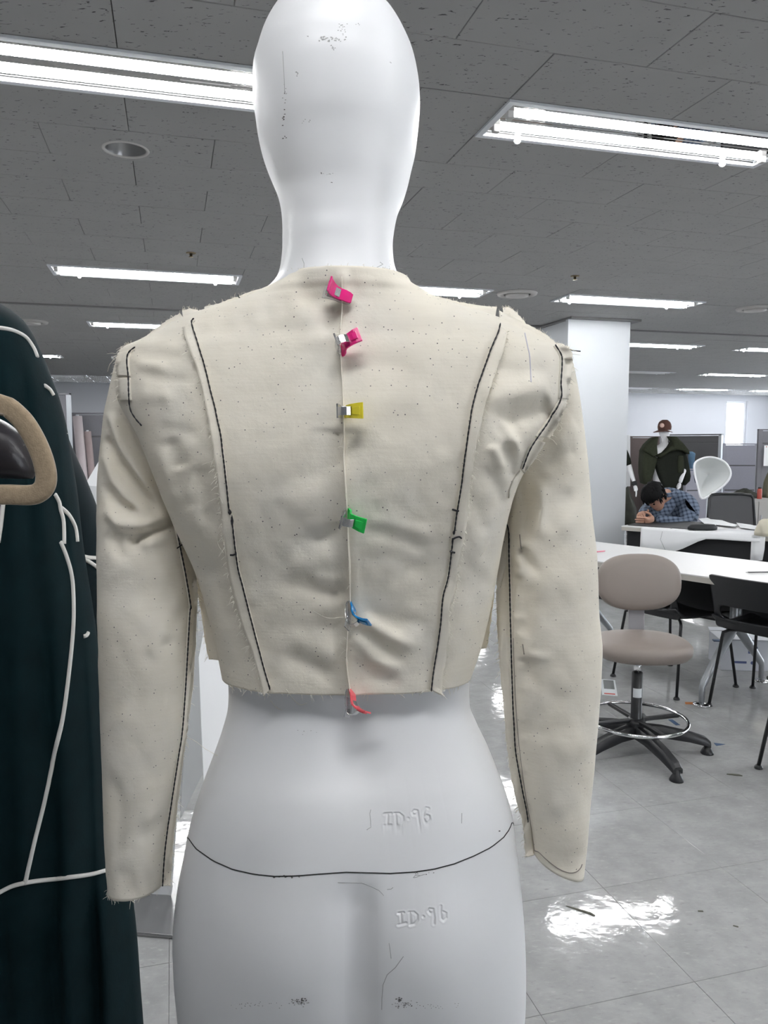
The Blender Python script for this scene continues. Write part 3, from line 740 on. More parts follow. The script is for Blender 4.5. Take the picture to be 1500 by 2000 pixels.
# ---------------------------------------------------------------- jacket body
JB = [(551, 549, 800, 0.860, 0.079, 0.062, 2.2), (560, 541, 806, 0.860, 0.080, 0.062, 2.2), (575, 512, 832, 0.860, 0.080, 0.062, 2.2), (590, 474, 862, 0.860, 0.078, 0.063, 2.2), (605, 425, 905, 0.860, 0.078, 0.065, 2.3), (622, 372, 962, 0.860, 0.080, 0.067, 2.4), (645, 326, 1020, 0.860, 0.084, 0.070, 2.5), (668, 284, 1068, 0.860, 0.087, 0.073, 2.6), (690, 246, 1094, 0.860, 0.092, 0.077, 2.8),
      (720, 240, 1100, 0.860, 0.097, 0.080, 3.0), (770, 243, 1100, 0.860, 0.104, 0.085, 3.1), (800, 254, 1092, 0.860, 0.108, 0.09, 3.05), (850, 284, 1058, 0.860, 0.113, 0.10, 3.0), (900, 304, 1028, 0.860, 0.115, 0.105, 2.9), (950, 322, 1004, 0.860, 0.1125, 0.11, 2.8), (1000, 341, 990, 0.860, 0.1065, 0.112, 2.7), (1050, 362, 980, 0.860, 0.0995, 0.11, 2.6), (1100, 382, 972, 0.860, 0.092, 0.108, 2.5),
      (1150, 398, 963, 0.860, 0.086, 0.106, 2.5), (1200, 412, 953, 0.860, 0.081, 0.102, 2.5), (1250, 424, 941, 0.860, 0.0775, 0.1, 2.5), (1290, 432, 928, 0.860, 0.0755, 0.097, 2.5), (1316, 437, 919, 0.860, 0.0745, 0.096, 2.5)]
VJ, YJ = loft_np(JB, 230, 240)
CB = [(668, 541), (667, 600), (665, 650), (667, 720), (670, 790), (674, 850), (675, 900), (677, 950), (679, 1000), (682, 1060), (685, 1100), (685, 1150), (684, 1190), (678, 1230), (677, 1290), (683, 1340), (688, 1372)]
def vnoise(px, py, sc, seed):
    r = np.random.RandomState(seed); d = np.zeros_like(px)
    for _ in range(14):
        an = r.uniform(0, 6.283); f = r.uniform(0.6, 1.6) / sc; ph = r.uniform(0, 6.283)
        d += np.sin((px * math.cos(an) + py * math.sin(an)) * f * 6.283 + ph)
    return d / 14 ** 0.5
def jack_shape(px, py):
    R = lambda *a: ridge(px, py, *a)
    d = 0.55 * vnoise(px, py, 170, 3) + 0.28 * vnoise(px, py, 60, 4)
    d += R(CB, 12, 2.6, None)                                                # pinched centre back
    d -= R([(655, 560), (652, 700), (657, 860), (664, 1060), (668, 1200), (662, 1330)], 15, 3.0, (0.1, 0.1))
    d -= R([(565, 555), (640, 590), (660, 660)], 26, 3.5)
    d += R([(560, 590), (610, 625), (640, 690)], 22, 1.8)
    d -= R([(668, 835), (635, 900), (575, 975)], 20, 4.0, (0.1, 0.4)); d += R([(655, 890), (615, 960), (560, 1010)], 22, 2.4)
    d -= R([(676, 1015), (640, 1045), (560, 1065)], 18, 3.8, (0.1, 0.5)); d += R([(676, 1085), (620, 1100), (560, 1110)], 22, 2.6)
    d += R([(600, 1040), (660, 1010)], 20, 1.6)
    d -= R([(678, 1172), (620, 1150), (520, 1135)], 18, 3.0, (0.1, 0.5)); d += R([(676, 1140), (600, 1125)], 16, 1.6)
    d -= R([(676, 1215), (610, 1240), (530, 1225)], 24, 2.2)
    d += R([(672, 1300), (610, 1250), (540, 1235)], 26, 3.0); d -= R([(672, 1335), (600, 1300), (545, 1270)], 20, 3.2)
    d += R([(700, 1205), (760, 1240), (835, 1275)], 13, 3.8, (0.1, 0.4)); d -= R([(698, 1225), (740, 1265), (800, 1300)], 13, 3.4, (0.1, 0.4))
    d += R([(694, 1240), (730, 1285), (790, 1315)], 15, 3.8, (0.1, 0.4)); d -= R([(690, 1290), (730, 1320), (790, 1335)], 17, 3.0)
    d -= R([(715, 1195), (790, 1215), (850, 1225)], 18, 1.8)
    d += R([(700, 1010), (780, 1030), (860, 1055)], 16, 1.5); d -= R([(700, 1025), (780, 1050), (850, 1075)], 20, 2.0)
    d += R([(700, 815), (760, 790), (850, 775)], 30, 1.6); d -= R([(695, 690), (750, 715), (820, 720)], 24, 1.6)
    d -= R([(700, 1085), (770, 1095), (850, 1120)], 20, 1.3)
    # right armhole drape
    d -= R([(965, 850), (1010, 815), (1080, 790)], 24, 7.0, (0.3, 0.1)); d += R([(930, 775), (1010, 770), (1085, 755)], 26, 3.0)
    d += R([(973, 812), (992, 840), (1008, 868), (1013, 900)], 9, 4.0); d += R([(958, 865), (972, 892), (986, 925)], 10, 4.0); d -= R([(985, 860), (1000, 905), (1005, 940)], 12, 4.0)
    d -= R([(950, 905), (975, 955), (985, 1000)], 12, 2.4); d -= R([(960, 720), (1020, 725), (1085, 715)], 18, 1.6); d += R([(970, 990), (940, 1060), (930, 1130)], 16, 2.0)
    d -= R([(900, 960), (935, 1000), (960, 1050)], 18, 1.6)
    # left armhole drape
    d -= R([(262, 690), (320, 694), (365, 700)], 12, 1.4); d -= R([(265, 735), (320, 740), (372, 742)], 12, 1.2); d += R([(262, 712), (330, 716)], 10, 1.6); d += R([(270, 770), (340, 775)], 16, 1.8)
    d -= R([(300, 830), (345, 838), (395, 860)], 14, 1.2); d -= R([(330, 850), (345, 890), (355, 920)], 16, 3.0); d += R([(300, 860), (325, 930), (345, 1000)], 14, 2.4)
    d -= R([(380, 900), (400, 960), (410, 1040)], 18, 2.4); d += R([(372, 985), (392, 1040)], 14, 1.5); d -= R([(400, 1080), (430, 1160), (455, 1230)], 20, 2.2)
    # seam allowances lie on the outer side: a small step along each stitched line
    return d
VJ = displace(VJ, YJ, jack_shape, 1.5)
OJ = (bx, by, 1.0)
jac = thing('jacket', 'cream cotton toile jacket worn inside out on the mannequin, clipped down the centre back', 'jacket', OJ)
jbm = grid_mb(VJ); jbody = jbm.build('back_and_front_panels', M['calico'], jac, True, OJ)
def solid(o, t=0.0009):
    md = o.modifiers.new('thickness', 'SOLIDIFY'); md.thickness = t; md.offset = -1; return o
solid(jbody)
JBV = jbm.bvh()
# ---------------------------------------------------------------- sleeves
SLL = [(676, 256, 318, 0.885, 0.030, 0.030, 2), (690, 240, 335, 0.887, 0.040, 0.040, 2.1), (720, 231, 345, 0.889, 0.046, 0.045, 2.2), (770, 220, 350, 0.891, 0.050, 0.05, 2.3), (830, 209, 352, 0.892, 0.053, 0.05, 2.3), (900, 202, 352, 0.892, 0.055, 0.05, 2.3), (960, 199, 352, 0.892, 0.056, 0.05, 2.3), (1010, 198, 356, 0.888, 0.056, 0.05, 2.3), (1060, 197, 368, 0.884, 0.056, 0.05, 2.3),
       (1110, 197, 375, 0.880, 0.055, 0.05, 2.3), (1200, 198, 378, 0.875, 0.053, 0.05, 2.3), (1310, 200, 372, 0.870, 0.050, 0.05, 2.3), (1400, 203, 366, 0.865, 0.048, 0.048, 2.3), (1500, 206, 352, 0.860, 0.045, 0.045, 2.3), (1600, 209, 338, 0.856, 0.042, 0.042, 2.3), (1680, 213, 330, 0.852, 0.040, 0.04, 2.3), (1722, 216, 324, 0.850, 0.039, 0.04, 2.3)]
SLR = [(676, 1035, 1100, 0.885, 0.030, 0.030, 2), (690, 1025, 1108, 0.887, 0.040, 0.04, 2.1), (720, 1015, 1117, 0.889, 0.046, 0.045, 2.2), (780, 1005, 1127, 0.891, 0.050, 0.05, 2.3), (850, 997, 1138, 0.892, 0.052, 0.05, 2.3), (900, 993, 1143, 0.892, 0.053, 0.05, 2.3), (960, 988, 1149, 0.890, 0.054, 0.05, 2.3), (1010, 984, 1153, 0.886, 0.054, 0.05, 2.3), (1060, 984, 1159, 0.882, 0.054, 0.05, 2.3), (1120, 985, 1163, 0.878, 0.054, 0.05, 2.3),
       (1200, 985, 1166, 0.874, 0.053, 0.05, 2.3), (1262, 988, 1172, 0.870, 0.052, 0.05, 2.3), (1310, 990, 1170, 0.868, 0.051, 0.05, 2.3), (1365, 993, 1167, 0.865, 0.050, 0.05, 2.3), (1420, 997, 1163, 0.862, 0.048, 0.048, 2.3), (1490, 1004, 1157, 0.860, 0.046, 0.046, 2.3), (1540, 1014, 1152, 0.858, 0.044, 0.044, 2.3), (1592, 1026, 1146, 0.856, 0.042, 0.042, 2.3), (1650, 1036, 1141, 0.854, 0.040, 0.04, 2.3), (1680, 1040, 1138, 0.852, 0.039, 0.04, 2.3)]
def sl_left(px, py):
    R = lambda *a: ridge(px, py, *a)
    d = 0.7 * vnoise(px, py, 150, 8) + 0.35 * vnoise(px, py, 55, 9)
    d += R([(213, 800), (237, 868), (275, 925), (330, 995)], 9, 5.5, (0.1, 0.3)); d -= R([(205, 850), (228, 905), (270, 955), (315, 1003)], 9, 5.0, (0.1, 0.3))
    d += R([(200, 880), (222, 940), (262, 985), (300, 1012)], 10, 4.0, (0.1, 0.4)); d -= R([(200, 940), (228, 985), (280, 1000)], 11, 4.5)
    d += R([(203, 985), (234, 1022), (290, 1026), (345, 1005)], 13, 6.5, (0.2, 0.15)); d -= R([(250, 1085), (266, 1050), (300, 1035), (350, 1018)], 11, 6.5, (0.3, 0.1))
    d -= R([(232, 800), (258, 858), (300, 915)], 8, 4.0); d += R([(244, 800), (268, 855), (310, 905)], 8, 3.0)
    d -= R([(205, 1040), (225, 1060), (240, 1100)], 13, 3.5); d += R([(275, 1075), (310, 1050), (345, 1045)], 14, 3.0)
    d -= R([(315, 1280), (345, 1215), (362, 1185)], 14, 2.4); d += R([(295, 1290), (330, 1220)], 16, 1.8); d -= R([(255, 1130), (300, 1190), (355, 1180)], 26, 1.8)
    d -= R([(225, 1500), (235, 1600), (228, 1700)], 14, 1.6); d -= R([(265, 1650), (300, 1620), (325, 1600)], 14, 1.8)
    return d
def sl_right(px, py):
    R = lambda *a: ridge(px, py, *a)
    d = 0.8 * vnoise(px, py, 150, 18) + 0.35 * vnoise(px, py, 55, 19)
    d -= R([(1020, 930), (1035, 1000), (1030, 1070)], 15, 6.0); d += R([(1055, 930), (1052, 1000), (1040, 1060)], 16, 3.0)
    d -= R([(1018, 1072), (1038, 1105), (1055, 1130)], 9, 4.5, (0.05, 0.5)); d += R([(1012, 1085), (1014, 1108), (1010, 1130)], 10, 4.0); d -= R([(1030, 1130), (1030, 1190), (1025, 1260)], 14, 3.0)
    d += R([(1075, 870), (1110, 840), (1130, 830)], 18, 1.8); d -= R([(1060, 925), (1100, 890), (1135, 880)], 16, 2.0); d -= R([(1055, 1045), (1090, 990), (1120, 950)], 18, 1.8)
    d += R([(1024, 1278), (1050, 1282), (1090, 1285)], 9, 2.5, (0.05, 0.6)); d -= R([(1025, 1285), (1035, 1320), (1060, 1360)], 13, 3.2, (0.05, 0.5))
    for y in (1205, 1240, 1300, 1340, 1400, 1440, 1500): d += R([(985, y), (1018, y + 3), (1030, y + 5)], 6, 1.5)
    d -= R([(1100, 1330), (1060, 1400), (1050, 1460)], 24, 1.8); d += R([(1120, 1420), (1090, 1520), (1080, 1600)], 26, 1.6)
    return d
def sleeve(rows, shape, skew):
    W, YS = loft_np(rows, 190, 96); W = displace(W, YS, shape, 1.7)
    # the cuff edge is not level
    n = W.shape[0]; xc = W[-1, :, 0].mean()
    for i in range(n):
        f = max(0.0, (i / (n - 1) - 0.75) / 0.25) ** 2
        W[i, :, 2] += f * skew * (W[i, :, 0] - xc)
    mb = grid_mb(W, (True, False)); o = mb.build('sleeve', M['calico'], jac, True, OJ); solid(o); return mb, o, W
slL, oL, WL = sleeve(SLL, sl_left, 0.10)
slR, oR, WR = sleeve(SLR, sl_right, -0.42)
SLB = slL.bvh(); SRB = slR.bvh()
ALLJ = MB().add(jbm.v, jbm.f).add(slL.v, slL.f).add(slR.v, slR.f).bvh()

# ---------------------------------------------------------------- stitches, seam allowances, threads
def dashed(P, r, mb, on=3, gap=0):
    mb.tube(P, r, 5)
def stitch(bvh, pts, name='stitching', r=0.00075, m='thread', lift=0.0006, step=3.0, lumps=True):
    P = on_surf(bvh, pts, lift, step)
    if lumps: R_ = [r * (1.15 if i % 3 else 0.72) for i in range(len(P))]
    else: R_ = r
    mb = MB(); mb.tube(P, R_ if lumps else r, 5); return mb.build(name, M[m], jac, True, OJ)
def fray(edges3, n, ln, name, out, m='lint', r=0.00023):
    """loose yarn ends along 3-D polylines; out = direction they lean to"""
    mb = MB()
    for P in edges3:
        for _ in range(n):
            i = random.randrange(len(P) - 1); t = random.random(); p = P[i].lerp(P[i + 1], t)
            d = Vector((out[0] + random.gauss(0, 0.5), out[1] + random.gauss(0, 0.3), out[2] + random.gauss(0, 0.5))).normalized()
            l = ln * random.uniform(0.35, 1.5); b = Vector((random.gauss(0, 1), random.gauss(0, 0.4), random.gauss(0, 1))) * l * 0.22
            mb.tube([p - d * 0.001, p + d * l * 0.5 + b * 0.5, p + d * l + b * 1.2 + Vector((0, 0, -l * 0.25))], [r, r, r * 0.6], 3)
    o = mb.build(name, M[m], jac, False, OJ); o['kind'] = 'stuff'; return o
def strip(bvhs, inner, outer, lift, name='seam_allowance', edge_drop=0.0, k=4, m='calico', depth=None, wav=0.0):
    """flat strip of cloth from the stitched line to its raw edge, lying on the cloth beneath"""
    a = smooth_poly(inner, 8); b = smooth_poly(outer, 8); n = max(len(a), len(b))
    ra = lambda L, t: (np.interp(t, np.linspace(0, 1, len(L)), [q[0] for q in L]), np.interp(t, np.linspace(0, 1, len(L)), [q[1] for q in L]))
    rows = []; edge = []
    for i in range(n):
        t = i / (n - 1); x0, y0 = ra(a, t); x1, y1 = ra(b, t); r_ = []; last = None
        for j in range(k + 1):
            f = j / k; x = x0 + (x1 - x0) * f; y = y0 + (y1 - y0) * f
            if j == k: x += random.uniform(-1, 1); y += random.uniform(-1, 1)
            if depth is not None: p = at(x, y, depth(t, f))
            else:
                p, nn = hit(bvhs, x, y, 0.0)
                if p is None or (last is not None and abs(p.y - last.y) > 0.012): p = at(x, y, (last.y if last else 0.84))
                q = p; p = p + (CAMV - p).normalized() * (lift * (0.35 + 0.65 * f) + wav * math.sin(i * 0.6) * f * f); last = q
            r_.append(p)
        rows.append(r_); edge.append(r_[-1])
    mb = MB().rings(rows, cap=(False, False), closed=False); o = mb.build(name, M[m], jac, True, OJ)
    md = o.modifiers.new('thickness', 'SOLIDIFY'); md.thickness = 0.0014; md.offset = 0
    return o, edge
c5 = lambda L, ox=180, oy=560, s=0.27: [(x * s + ox, y * s + oy) for x, y in L]
PLs = c5([(745, 245), (728, 270), (745, 350), (790, 480), (840, 660), (890, 860), (935, 1080), (970, 1330), (990, 1540), (1000, 1620)])
PLs2 = [(455, 1008), (457, 1030), (463, 1079), (469, 1114), (482, 1166), (498, 1228), (513, 1286), (526, 1332), (529, 1345)]
PLe = [(357, 641), (364, 668), (374, 695), (388, 733), (401, 792), (409, 835), (418, 895), (424, 938), (431, 992), (434, 1041), (438, 1062), (447, 1124), (461, 1182), (474, 1228), (493, 1275), (506, 1322), (514, 1358)]
PRs = [(975, 636), (970, 655), (956, 687), (940, 733), (924, 784), (916, 830), (907, 884), (901, 933), (891, 995), (885, 1039)]
PRs2 = [(882, 1049), (880, 1075), (874, 1122), (863, 1166), (859, 1213), (853, 1257), (846, 1301), (840, 1347)]
PRe = [(991, 649), (986, 676), (972, 717), (959, 754), (948, 792), (940, 830), (932, 865), (925, 906), (918, 952), (914, 997), (905, 1060), (894, 1114), (887, 1166), (877, 1192), (879, 1226), (874, 1270), (866, 1317), (862, 1358)]
_, eL = strip(JBV, PLs + PLs2, PLe, 0.0045); _, eR = strip(JBV, PRs + PRs2, PRe, 0.0045)
PANEL = ALLJ
for q_ in (PLs, PLs2, PRs, PRs2): stitch(JBV, q_, lift=0.0030)
def knots(bvh, pts):
    for x, y, sx, sy in pts:
        mb = MB()
        p, n = hit(bvh, x, y, 0.0030)
        if p is None: continue
        s = 0.00053
        mb.lathe([(0.0, -sy * s), (sx * s * 0.7, -sy * s * 0.5), (sx * s, 0), (sx * s * 0.6, sy * s * 0.5), (0, sy * s)], p, 8)
        mb.build('thread_knot', M['thread'], jac, True, OJ)
knots(JBV, [(451, 998, 3.6, 6), (456, 1016, 2.8, 12), (884, 1038, 2.6, 5), (881, 1055, 1.6, 9), (529, 1342, 1.4, 6), (840, 1344, 1.2, 6)])
for L in ([(453, 1081), (458, 1081), (463, 1079)], [(881, 993), (887, 995), (893, 996)], [(882, 1050), (888, 1047), (894, 1046), (898, 1049)], [(877, 1074), (881, 1076), (886, 1077)]): stitch(JBV, L, lift=0.0034, r=0.0010, lumps=False)
# centre back: two raw edges standing up between the clips
fin = MB(); rowsf = []; finedge = []
for i, (x, y) in enumerate(dense(smooth_poly(CB, 6), 5)):
    p, n = hit(JBV, x, min(y, 1362), 0.0)
    if p is None: continue
    w = math.sin(i * 0.21) * 0.0006 + math.sin(i * 0.07) * 0.0008
    rowsf.append([p + Vector((-0.0006, 0.002, 0)), p + Vector((-0.0006 + w, -0.002, 0)), p + Vector((-0.0010 + w, -0.0046, 0)), p + Vector((-0.0002 + w, -0.0048, 0)), p + Vector((0.0003 + w, -0.002, 0)), p + Vector((0.0006, 0.002, 0))])
    finedge.append(rowsf[-1][2])
fin.rings(rowsf, cap=(False, False), closed=False).build('centre_back_seam', M['calico'], jac, True, OJ)
FIN = finedge
MB().tube([p + Vector((0.0004, -0.0006, 0)) for p in finedge], 0.00025, 4).build('raw_edge', M['calico'], jac, True, OJ)
# armholes
c6 = lambda L: [(x * 0.27 + 840, y * 0.27 + 560) for x, y in L]
ARs = c6([(893, 430), (935, 500), (940, 560), (932, 700), (932, 810), (850, 960), (745, 1110), (700, 1190), (655, 1310), (610, 1400), (570, 1500)])
ALs = [(267, 680), (255, 690), (251, 705), (254, 735), (255, 770), (258, 798), (268, 816), (280, 830)]
stitch(ALLJ, ARs[:9], lift=0.0026); stitch(ALLJ, ALs, lift=0.0024)
_, e1 = strip(ALLJ, c6([(893, 430), (935, 500), (940, 560), (932, 700), (932, 810)]), c6([(985, 432), (1028, 475), (1028, 560), (1015, 690), (1002, 812)]), 0.003)
_, e2 = strip(ALLJ, c6([(932, 822), (850, 960), (762, 1085)]), c6([(992, 842), (930, 985), (868, 1096)]), 0.004)
_, e3 = strip(ALLJ, c6([(755, 1095), (700, 1190), (655, 1310)]), c6([(832, 1128), (770, 1235), (682, 1355)]), 0.003)
_, e3b = strip(ALLJ, c6([(652, 1325), (600, 1400), (572, 1470)]), c6([(660, 1360), (620, 1440), (570, 1530)]), 0.003)
_, e4 = strip(ALLJ, [(257, 684), (252, 705), (254, 735)], [(230, 690), (227, 705), (229, 733)], 0.003)
_, e5 = strip(ALLJ, [(254, 738), (255, 765), (257, 782)], [(232, 740), (231, 765), (233, 781)], 0.0045)
fray([e1, e2, e3], 16, 0.004, 'frayed_threads', (0.8, -0.5, -0.2)); fray([e4], 12, 0.006, 'frayed_threads', (-0.9, -0.2, 0.1))
fray([e5], 18, 0.004, 'frayed_threads', (-0.6, -0.5, -0.6))
# sleeve back seams
c7 = lambda L: [(x * 0.375 + 180, y * 0.375 + 1050) for x, y in L]
c8 = lambda L: [(x * 0.35 + 820, y * 0.35 + 1050) for x, y in L]
SLs = [(338, 1014), (345, 1050)] + c7([(480, 200), (505, 360), (500, 400), (480, 750), (462, 1000), (440, 1150), (390, 1480), (370, 1640), (358, 1812)])
SLe = [(352, 1010), (371, 1065)] + c7([(540, 200), (548, 300), (545, 400), (527, 740), (495, 1000), (475, 1150), (437, 1450), (420, 1620), (408, 1810)])
SRs = c6([(555, 1540), (545, 1610), (560, 1690), (580, 1770), (583, 1900)]) + c8([(505, 0), (512, 350), (518, 600), (525, 850), (535, 1050), (545, 1200), (580, 1400), (610, 1550), (638, 1770)])
SRe = [(985, 985), (975, 1020), (972, 1050), (970, 1120)] + c8([(430, 400), (436, 560), (445, 700), (470, 1000), (500, 1280), (540, 1470), (575, 1600), (590, 1782)])
_, sL = strip(SLB, SLs, SLe, 0.002); _, sR = strip(SRB, SRs, SRe, 0.002, wav=0.0006)
stitch(SLB, SLs, lift=0.0022); stitch(SRB, SRs, lift=0.0022)
stitch(SLB, c7([(485, 0), (470, 25), (450, 45), (432, 58)]), lift=0.003, lumps=False)
fray([sL[20:]], 120, 0.0045, 'frayed_threads', (0.9, -0.3, -0.4)); fray([sR[10:]], 110, 0.004, 'frayed_threads', (-0.9, -0.3, -0.5))
# pencil lines on the right sleeve
stitch(SRB, c8([(523, 560), (530, 800), (545, 1050), (562, 1220), (590, 1430), (620, 1600), (641, 1745)]), 'pencil_line', 0.0003, 'pencil', 0.0004, lumps=False)
stitch(SRB, c8([(640, 1747), (665, 1756), (700, 1790), (770, 1845), (830, 1870), (870, 1866), (895, 1845), (905, 1822)]), 'pencil_line', 0.0006, 'pencil', 0.0002, lumps=False)
stitch(SRB, [(1015, 1044), (1018, 1072)], 'pencil_line', 0.0006, 'pencil', 0.0004, lumps=False); stitch(SRB, [(1021, 1258), (1024, 1278)], 'pencil_line', 0.0006, 'pencil', 0.0004, lumps=False)
stitch(JBV, c6([(685, 335), (705, 430), (720, 500), (728, 640), (730, 690)]), 'chalk_line', 0.0008, 'blue_pencil', -0.0003, lumps=False)
# side pieces that stick out under the arms
zs = lambda t, f: 0.875 + 0.01 * f
_, f1 = strip(None, [(372, 1060), (400, 1150), (420, 1220), (436, 1290)], [(370, 1066), (386, 1145), (399, 1236), (408, 1287)], 0, depth=zs)
_, f2 = strip(None, [(976, 1030), (962, 1130), (944, 1200), (927, 1268)], [(974, 1040), (964, 1160), (958, 1215), (950, 1266)], 0, depth=zs)
fray([f1], 40, 0.004, 'frayed_threads', (-0.8, -0.2, -0.6)); fray([f2], 16, 0.004, 'frayed_threads', (0.6, -0.2, -0.6))
# shoulder seam allowances standing up
def ragged(L, amp): return [(x + random.uniform(-1, 1), y + random.uniform(-amp, amp)) for x, y in dense(L, 7)]
zz = lambda d0: (lambda t, f: d0 + 0.012 * f)
sh = []
for inner, outer, d0 in (([(548, 562), (480, 592), (432, 606), (398, 616)], [(545, 553), (470, 578), (432, 592), (400, 600)], 0.835), ([(396, 640), (380, 645), (362, 655)], [(394, 612), (378, 604), (356, 607)], 0.815), ([(372, 640), (330, 652), (290, 672), (262, 686)], [(352, 612), (322, 630), (290, 654), (262, 676)], 0.835),
                         ([(800, 563), (850, 590), (900, 607), (966, 628)], [(802, 559), (850, 579), (905, 592), (970, 601)], 0.835), ([(974, 632), (1010, 650), (1050, 668), (1084, 686)], [(976, 608), (1020, 630), (1062, 652), (1086, 672)], 0.815), ([(984, 622), (1012, 640), (1040, 655)], [(982, 602), (1000, 604), (1022, 626)], 0.850), ([(258, 690), (245, 690), (236, 694)], [(258, 672), (248, 676), (233, 686)], 0.83), ([(1082, 686), (1096, 686), (1106, 690)], [(1084, 674), (1098, 678), (1112, 678)], 0.83)):
    _, e = strip(None, inner, outer, 0, depth=zz(d0)); sh.append(e)
fray(sh, 44, 0.0034, 'frayed_threads', (0, -0.1, 1.0))
fray([sh[6]], 6, 0.010, 'frayed_threads', (-0.9, -0.1, 0.0))
# raw hem, cuffs, seam edges
hem = [Vector(p) for p in VJ[-1] if p[1] < 0.83]; hem.sort(key=lambda p: p.x); fray([hem], 50, 0.004, 'frayed_threads', (0.1, -0.2, -0.9))
cufL = sorted([Vector(p) for p in WL[-1] if p[1] < 0.845], key=lambda p: p.x); fray([cufL], 34, 0.0035, 'frayed_threads', (0, -0.2, -0.9))
fray([eL], 170, 0.0022, 'frayed_threads', (-0.7, -0.4, -0.3)); fray([eR], 200, 0.0022, 'frayed_threads', (0.7, -0.4, -0.3)); fray([eL[8:]], 70, 0.006, 'frayed_threads', (-0.7, -0.5, -0.6)); fray([eR[10:]], 120, 0.004, 'frayed_threads', (0.8, -0.4, -0.5)); fray([FIN], 26, 0.006, 'frayed_threads', (-0.5, -0.4, -0.5))
neck = sorted([Vector(p) for p in VJ[0] if p[1] < 0.83], key=lambda p: p.x); fray([neck], 30, 0.0025, 'frayed_threads', (0, -0.1, 1))
# a few long loose threads
def loose(pts, bvh, m='lint', r=0.0003, lift=0.002):
    P = on_surf(bvh, pts, lift, 4) if bvh else [at(x, y, Y) for x, y, Y in pts]
    if len(P) > 1: MB().tube(P, r, 4).build('loose_thread', M[m], jac, True, OJ)
for pts in ([(438, 1078), (428, 1062), (426, 1045), (433, 1035)], [(392, 995), (405, 982), (420, 975), (430, 970)], [(560, 1345), (572, 1362), (586, 1375), (600, 1372)], [(530, 1367), (540, 1380), (552, 1386)], [(842, 1350), (830, 1346), (818, 1356)], [(936, 1085), (944, 1072), (953, 1058)], [(1086, 836), (1090, 843), (1096, 838), (1092, 832), (1086, 836)], [(395, 908), (405, 904), (420, 900)], [(612, 1192), (640, 1205), (672, 1204)]): loose(pts, MB().add(jbm.v, jbm.f).add(slR.v, slR.f).add(top.v, top.f).bvh())
loose([(364, 1440, 0.83), (375, 1444, 0.826), (385, 1450, 0.82), (400, 1462, 0.815), (425, 1476, 0.81)], None)
loose([(210, 726, 0.84), (214, 712, 0.84), (224, 700, 0.84), (236, 692, 0.84)], None); loose([(1112, 683, 0.84), (1122, 685, 0.84), (1134, 686, 0.838)], None, 'thread', 0.0006); loose([(465, 575, 0.84), (466, 580, 0.84), (472, 584, 0.84)], None, 'thread', 0.0006)

# ---------------------------------------------------------------- sewing clips
CS = 0.00128
def make_clip(name, label, colm, pos, zdir, xdir, group='sewing clips down the centre back'):
    t = thing(name, label, 'sewing clip', pos, 0, group)
    z = Vector(zdir).normalized(); x = Vector(xdir); x = (x - z * x.dot(z)).normalized(); y = z.cross(x)
    Mx = Matrix((x, y, z)).transposed(); t.rotation_mode = 'QUATERNION'; t.rotation_quaternion = Mx.to_quaternion()
    def plate(prof, w, th, nm, m):
        mb = MB(); R_ = []
        for i, (px_, pz_) in enumerate(prof):
            a = prof[max(i - 1, 0)]; b = prof[min(i + 1, len(prof) - 1)]; tx, tz = b[0] - a[0], b[1] - a[1]; l = math.hypot(tx, tz); nx, nz = tz / l, -tx / l
            wi = w[i] / 2; h = th / 2
            R_.append([((px_ + nx * q) * CS, yy * CS, (pz_ + nz * q) * CS) for q, yy in ((-h, -wi), (-h, wi), (h, wi), (h, -wi))])
        o = mb.rings(R_).build(nm, m, t); md = o.modifiers.new('bevel', 'BEVEL'); md.width = 0.0004; md.segments = 2; return o
    plate([(0.9, 0), (1.8, 2.5), (2.6, 6), (2.4, 10), (3.0, 13), (6.0, 16.5), (10.5, 19.5), (14.5, 21)], [7, 8.5, 9, 9, 9.5, 10.5, 11.5, 12], 1.5, 'coloured_jaw', colm)
    o = plate([(6.5, 18.2), (9, 19.9), (12.0, 21.4)], [5, 6, 6.5], 0.9, 'jaw_ridge', colm)
    plate([(-0.9, 0), (-1.6, 3), (-2.2, 8), (-2.0, 13), (-3.0, 18), (-4.5, 22)], [7, 9, 9.5, 9.5, 10, 10.5], 1.4, 'clear_jaw', M['clip_clear'])
    plate([(-3.4, 6), (-3.7, 12), (-3.2, 18), (-1.4, 20.4), (2.4, 20.6), (5.2, 19.4), (6.4, 16.8), (4.6, 14.0), (3.6, 10)], [6.5] * 9, 0.5, 'spring', M['steel'])
    return t
def fin_at(y):
    return min(FIN, key=lambda p: abs(1000 - FPX * ((p.y * ST + (p.z - CAMH) * CT) / (p.y * CT - (p.z - CAMH) * ST)) - y))
dn = Vector((0, 0.006, 0))
make_clip('sewing_clip', 'bright pink sewing clip lying flat at the neckline, topmost of the clips', M['pink'], fin_at(582) + Vector((0.010, 0.000, -0.001)), (-0.93, -0.22, 0.30), (0.05, -1.0, 0.22))
make_clip('sewing_clip', 'bright pink sewing clip second from the top of the centre back', M['pink'], fin_at(686) + dn, (0.10, -0.90, 0.42), (1, 0.05, 0.35))
make_clip('sewing_clip', 'yellow sewing clip on the centre back seam', M['yellow'], fin_at(803) + dn, (0.06, -1.0, 0.03), (1, 0, 0.02))
make_clip('sewing_clip', 'green sewing clip at the middle of the centre back seam', M['green'], fin_at(998) + dn, (0.04, -0.92, -0.30), (1, 0.0, -0.22))
make_clip('sewing_clip', 'blue sewing clip on the lower centre back seam', M['blue'], fin_at(1178) + dn, (0.10, -0.62, -0.78), (0.85, -0.50, -0.25))
make_clip('sewing_clip', 'coral pink sewing clip hanging at the jacket hem', M['coral'], fin_at(1348) + dn, (0.10, -0.48, -0.87), (0.85, -0.50, -0.20))
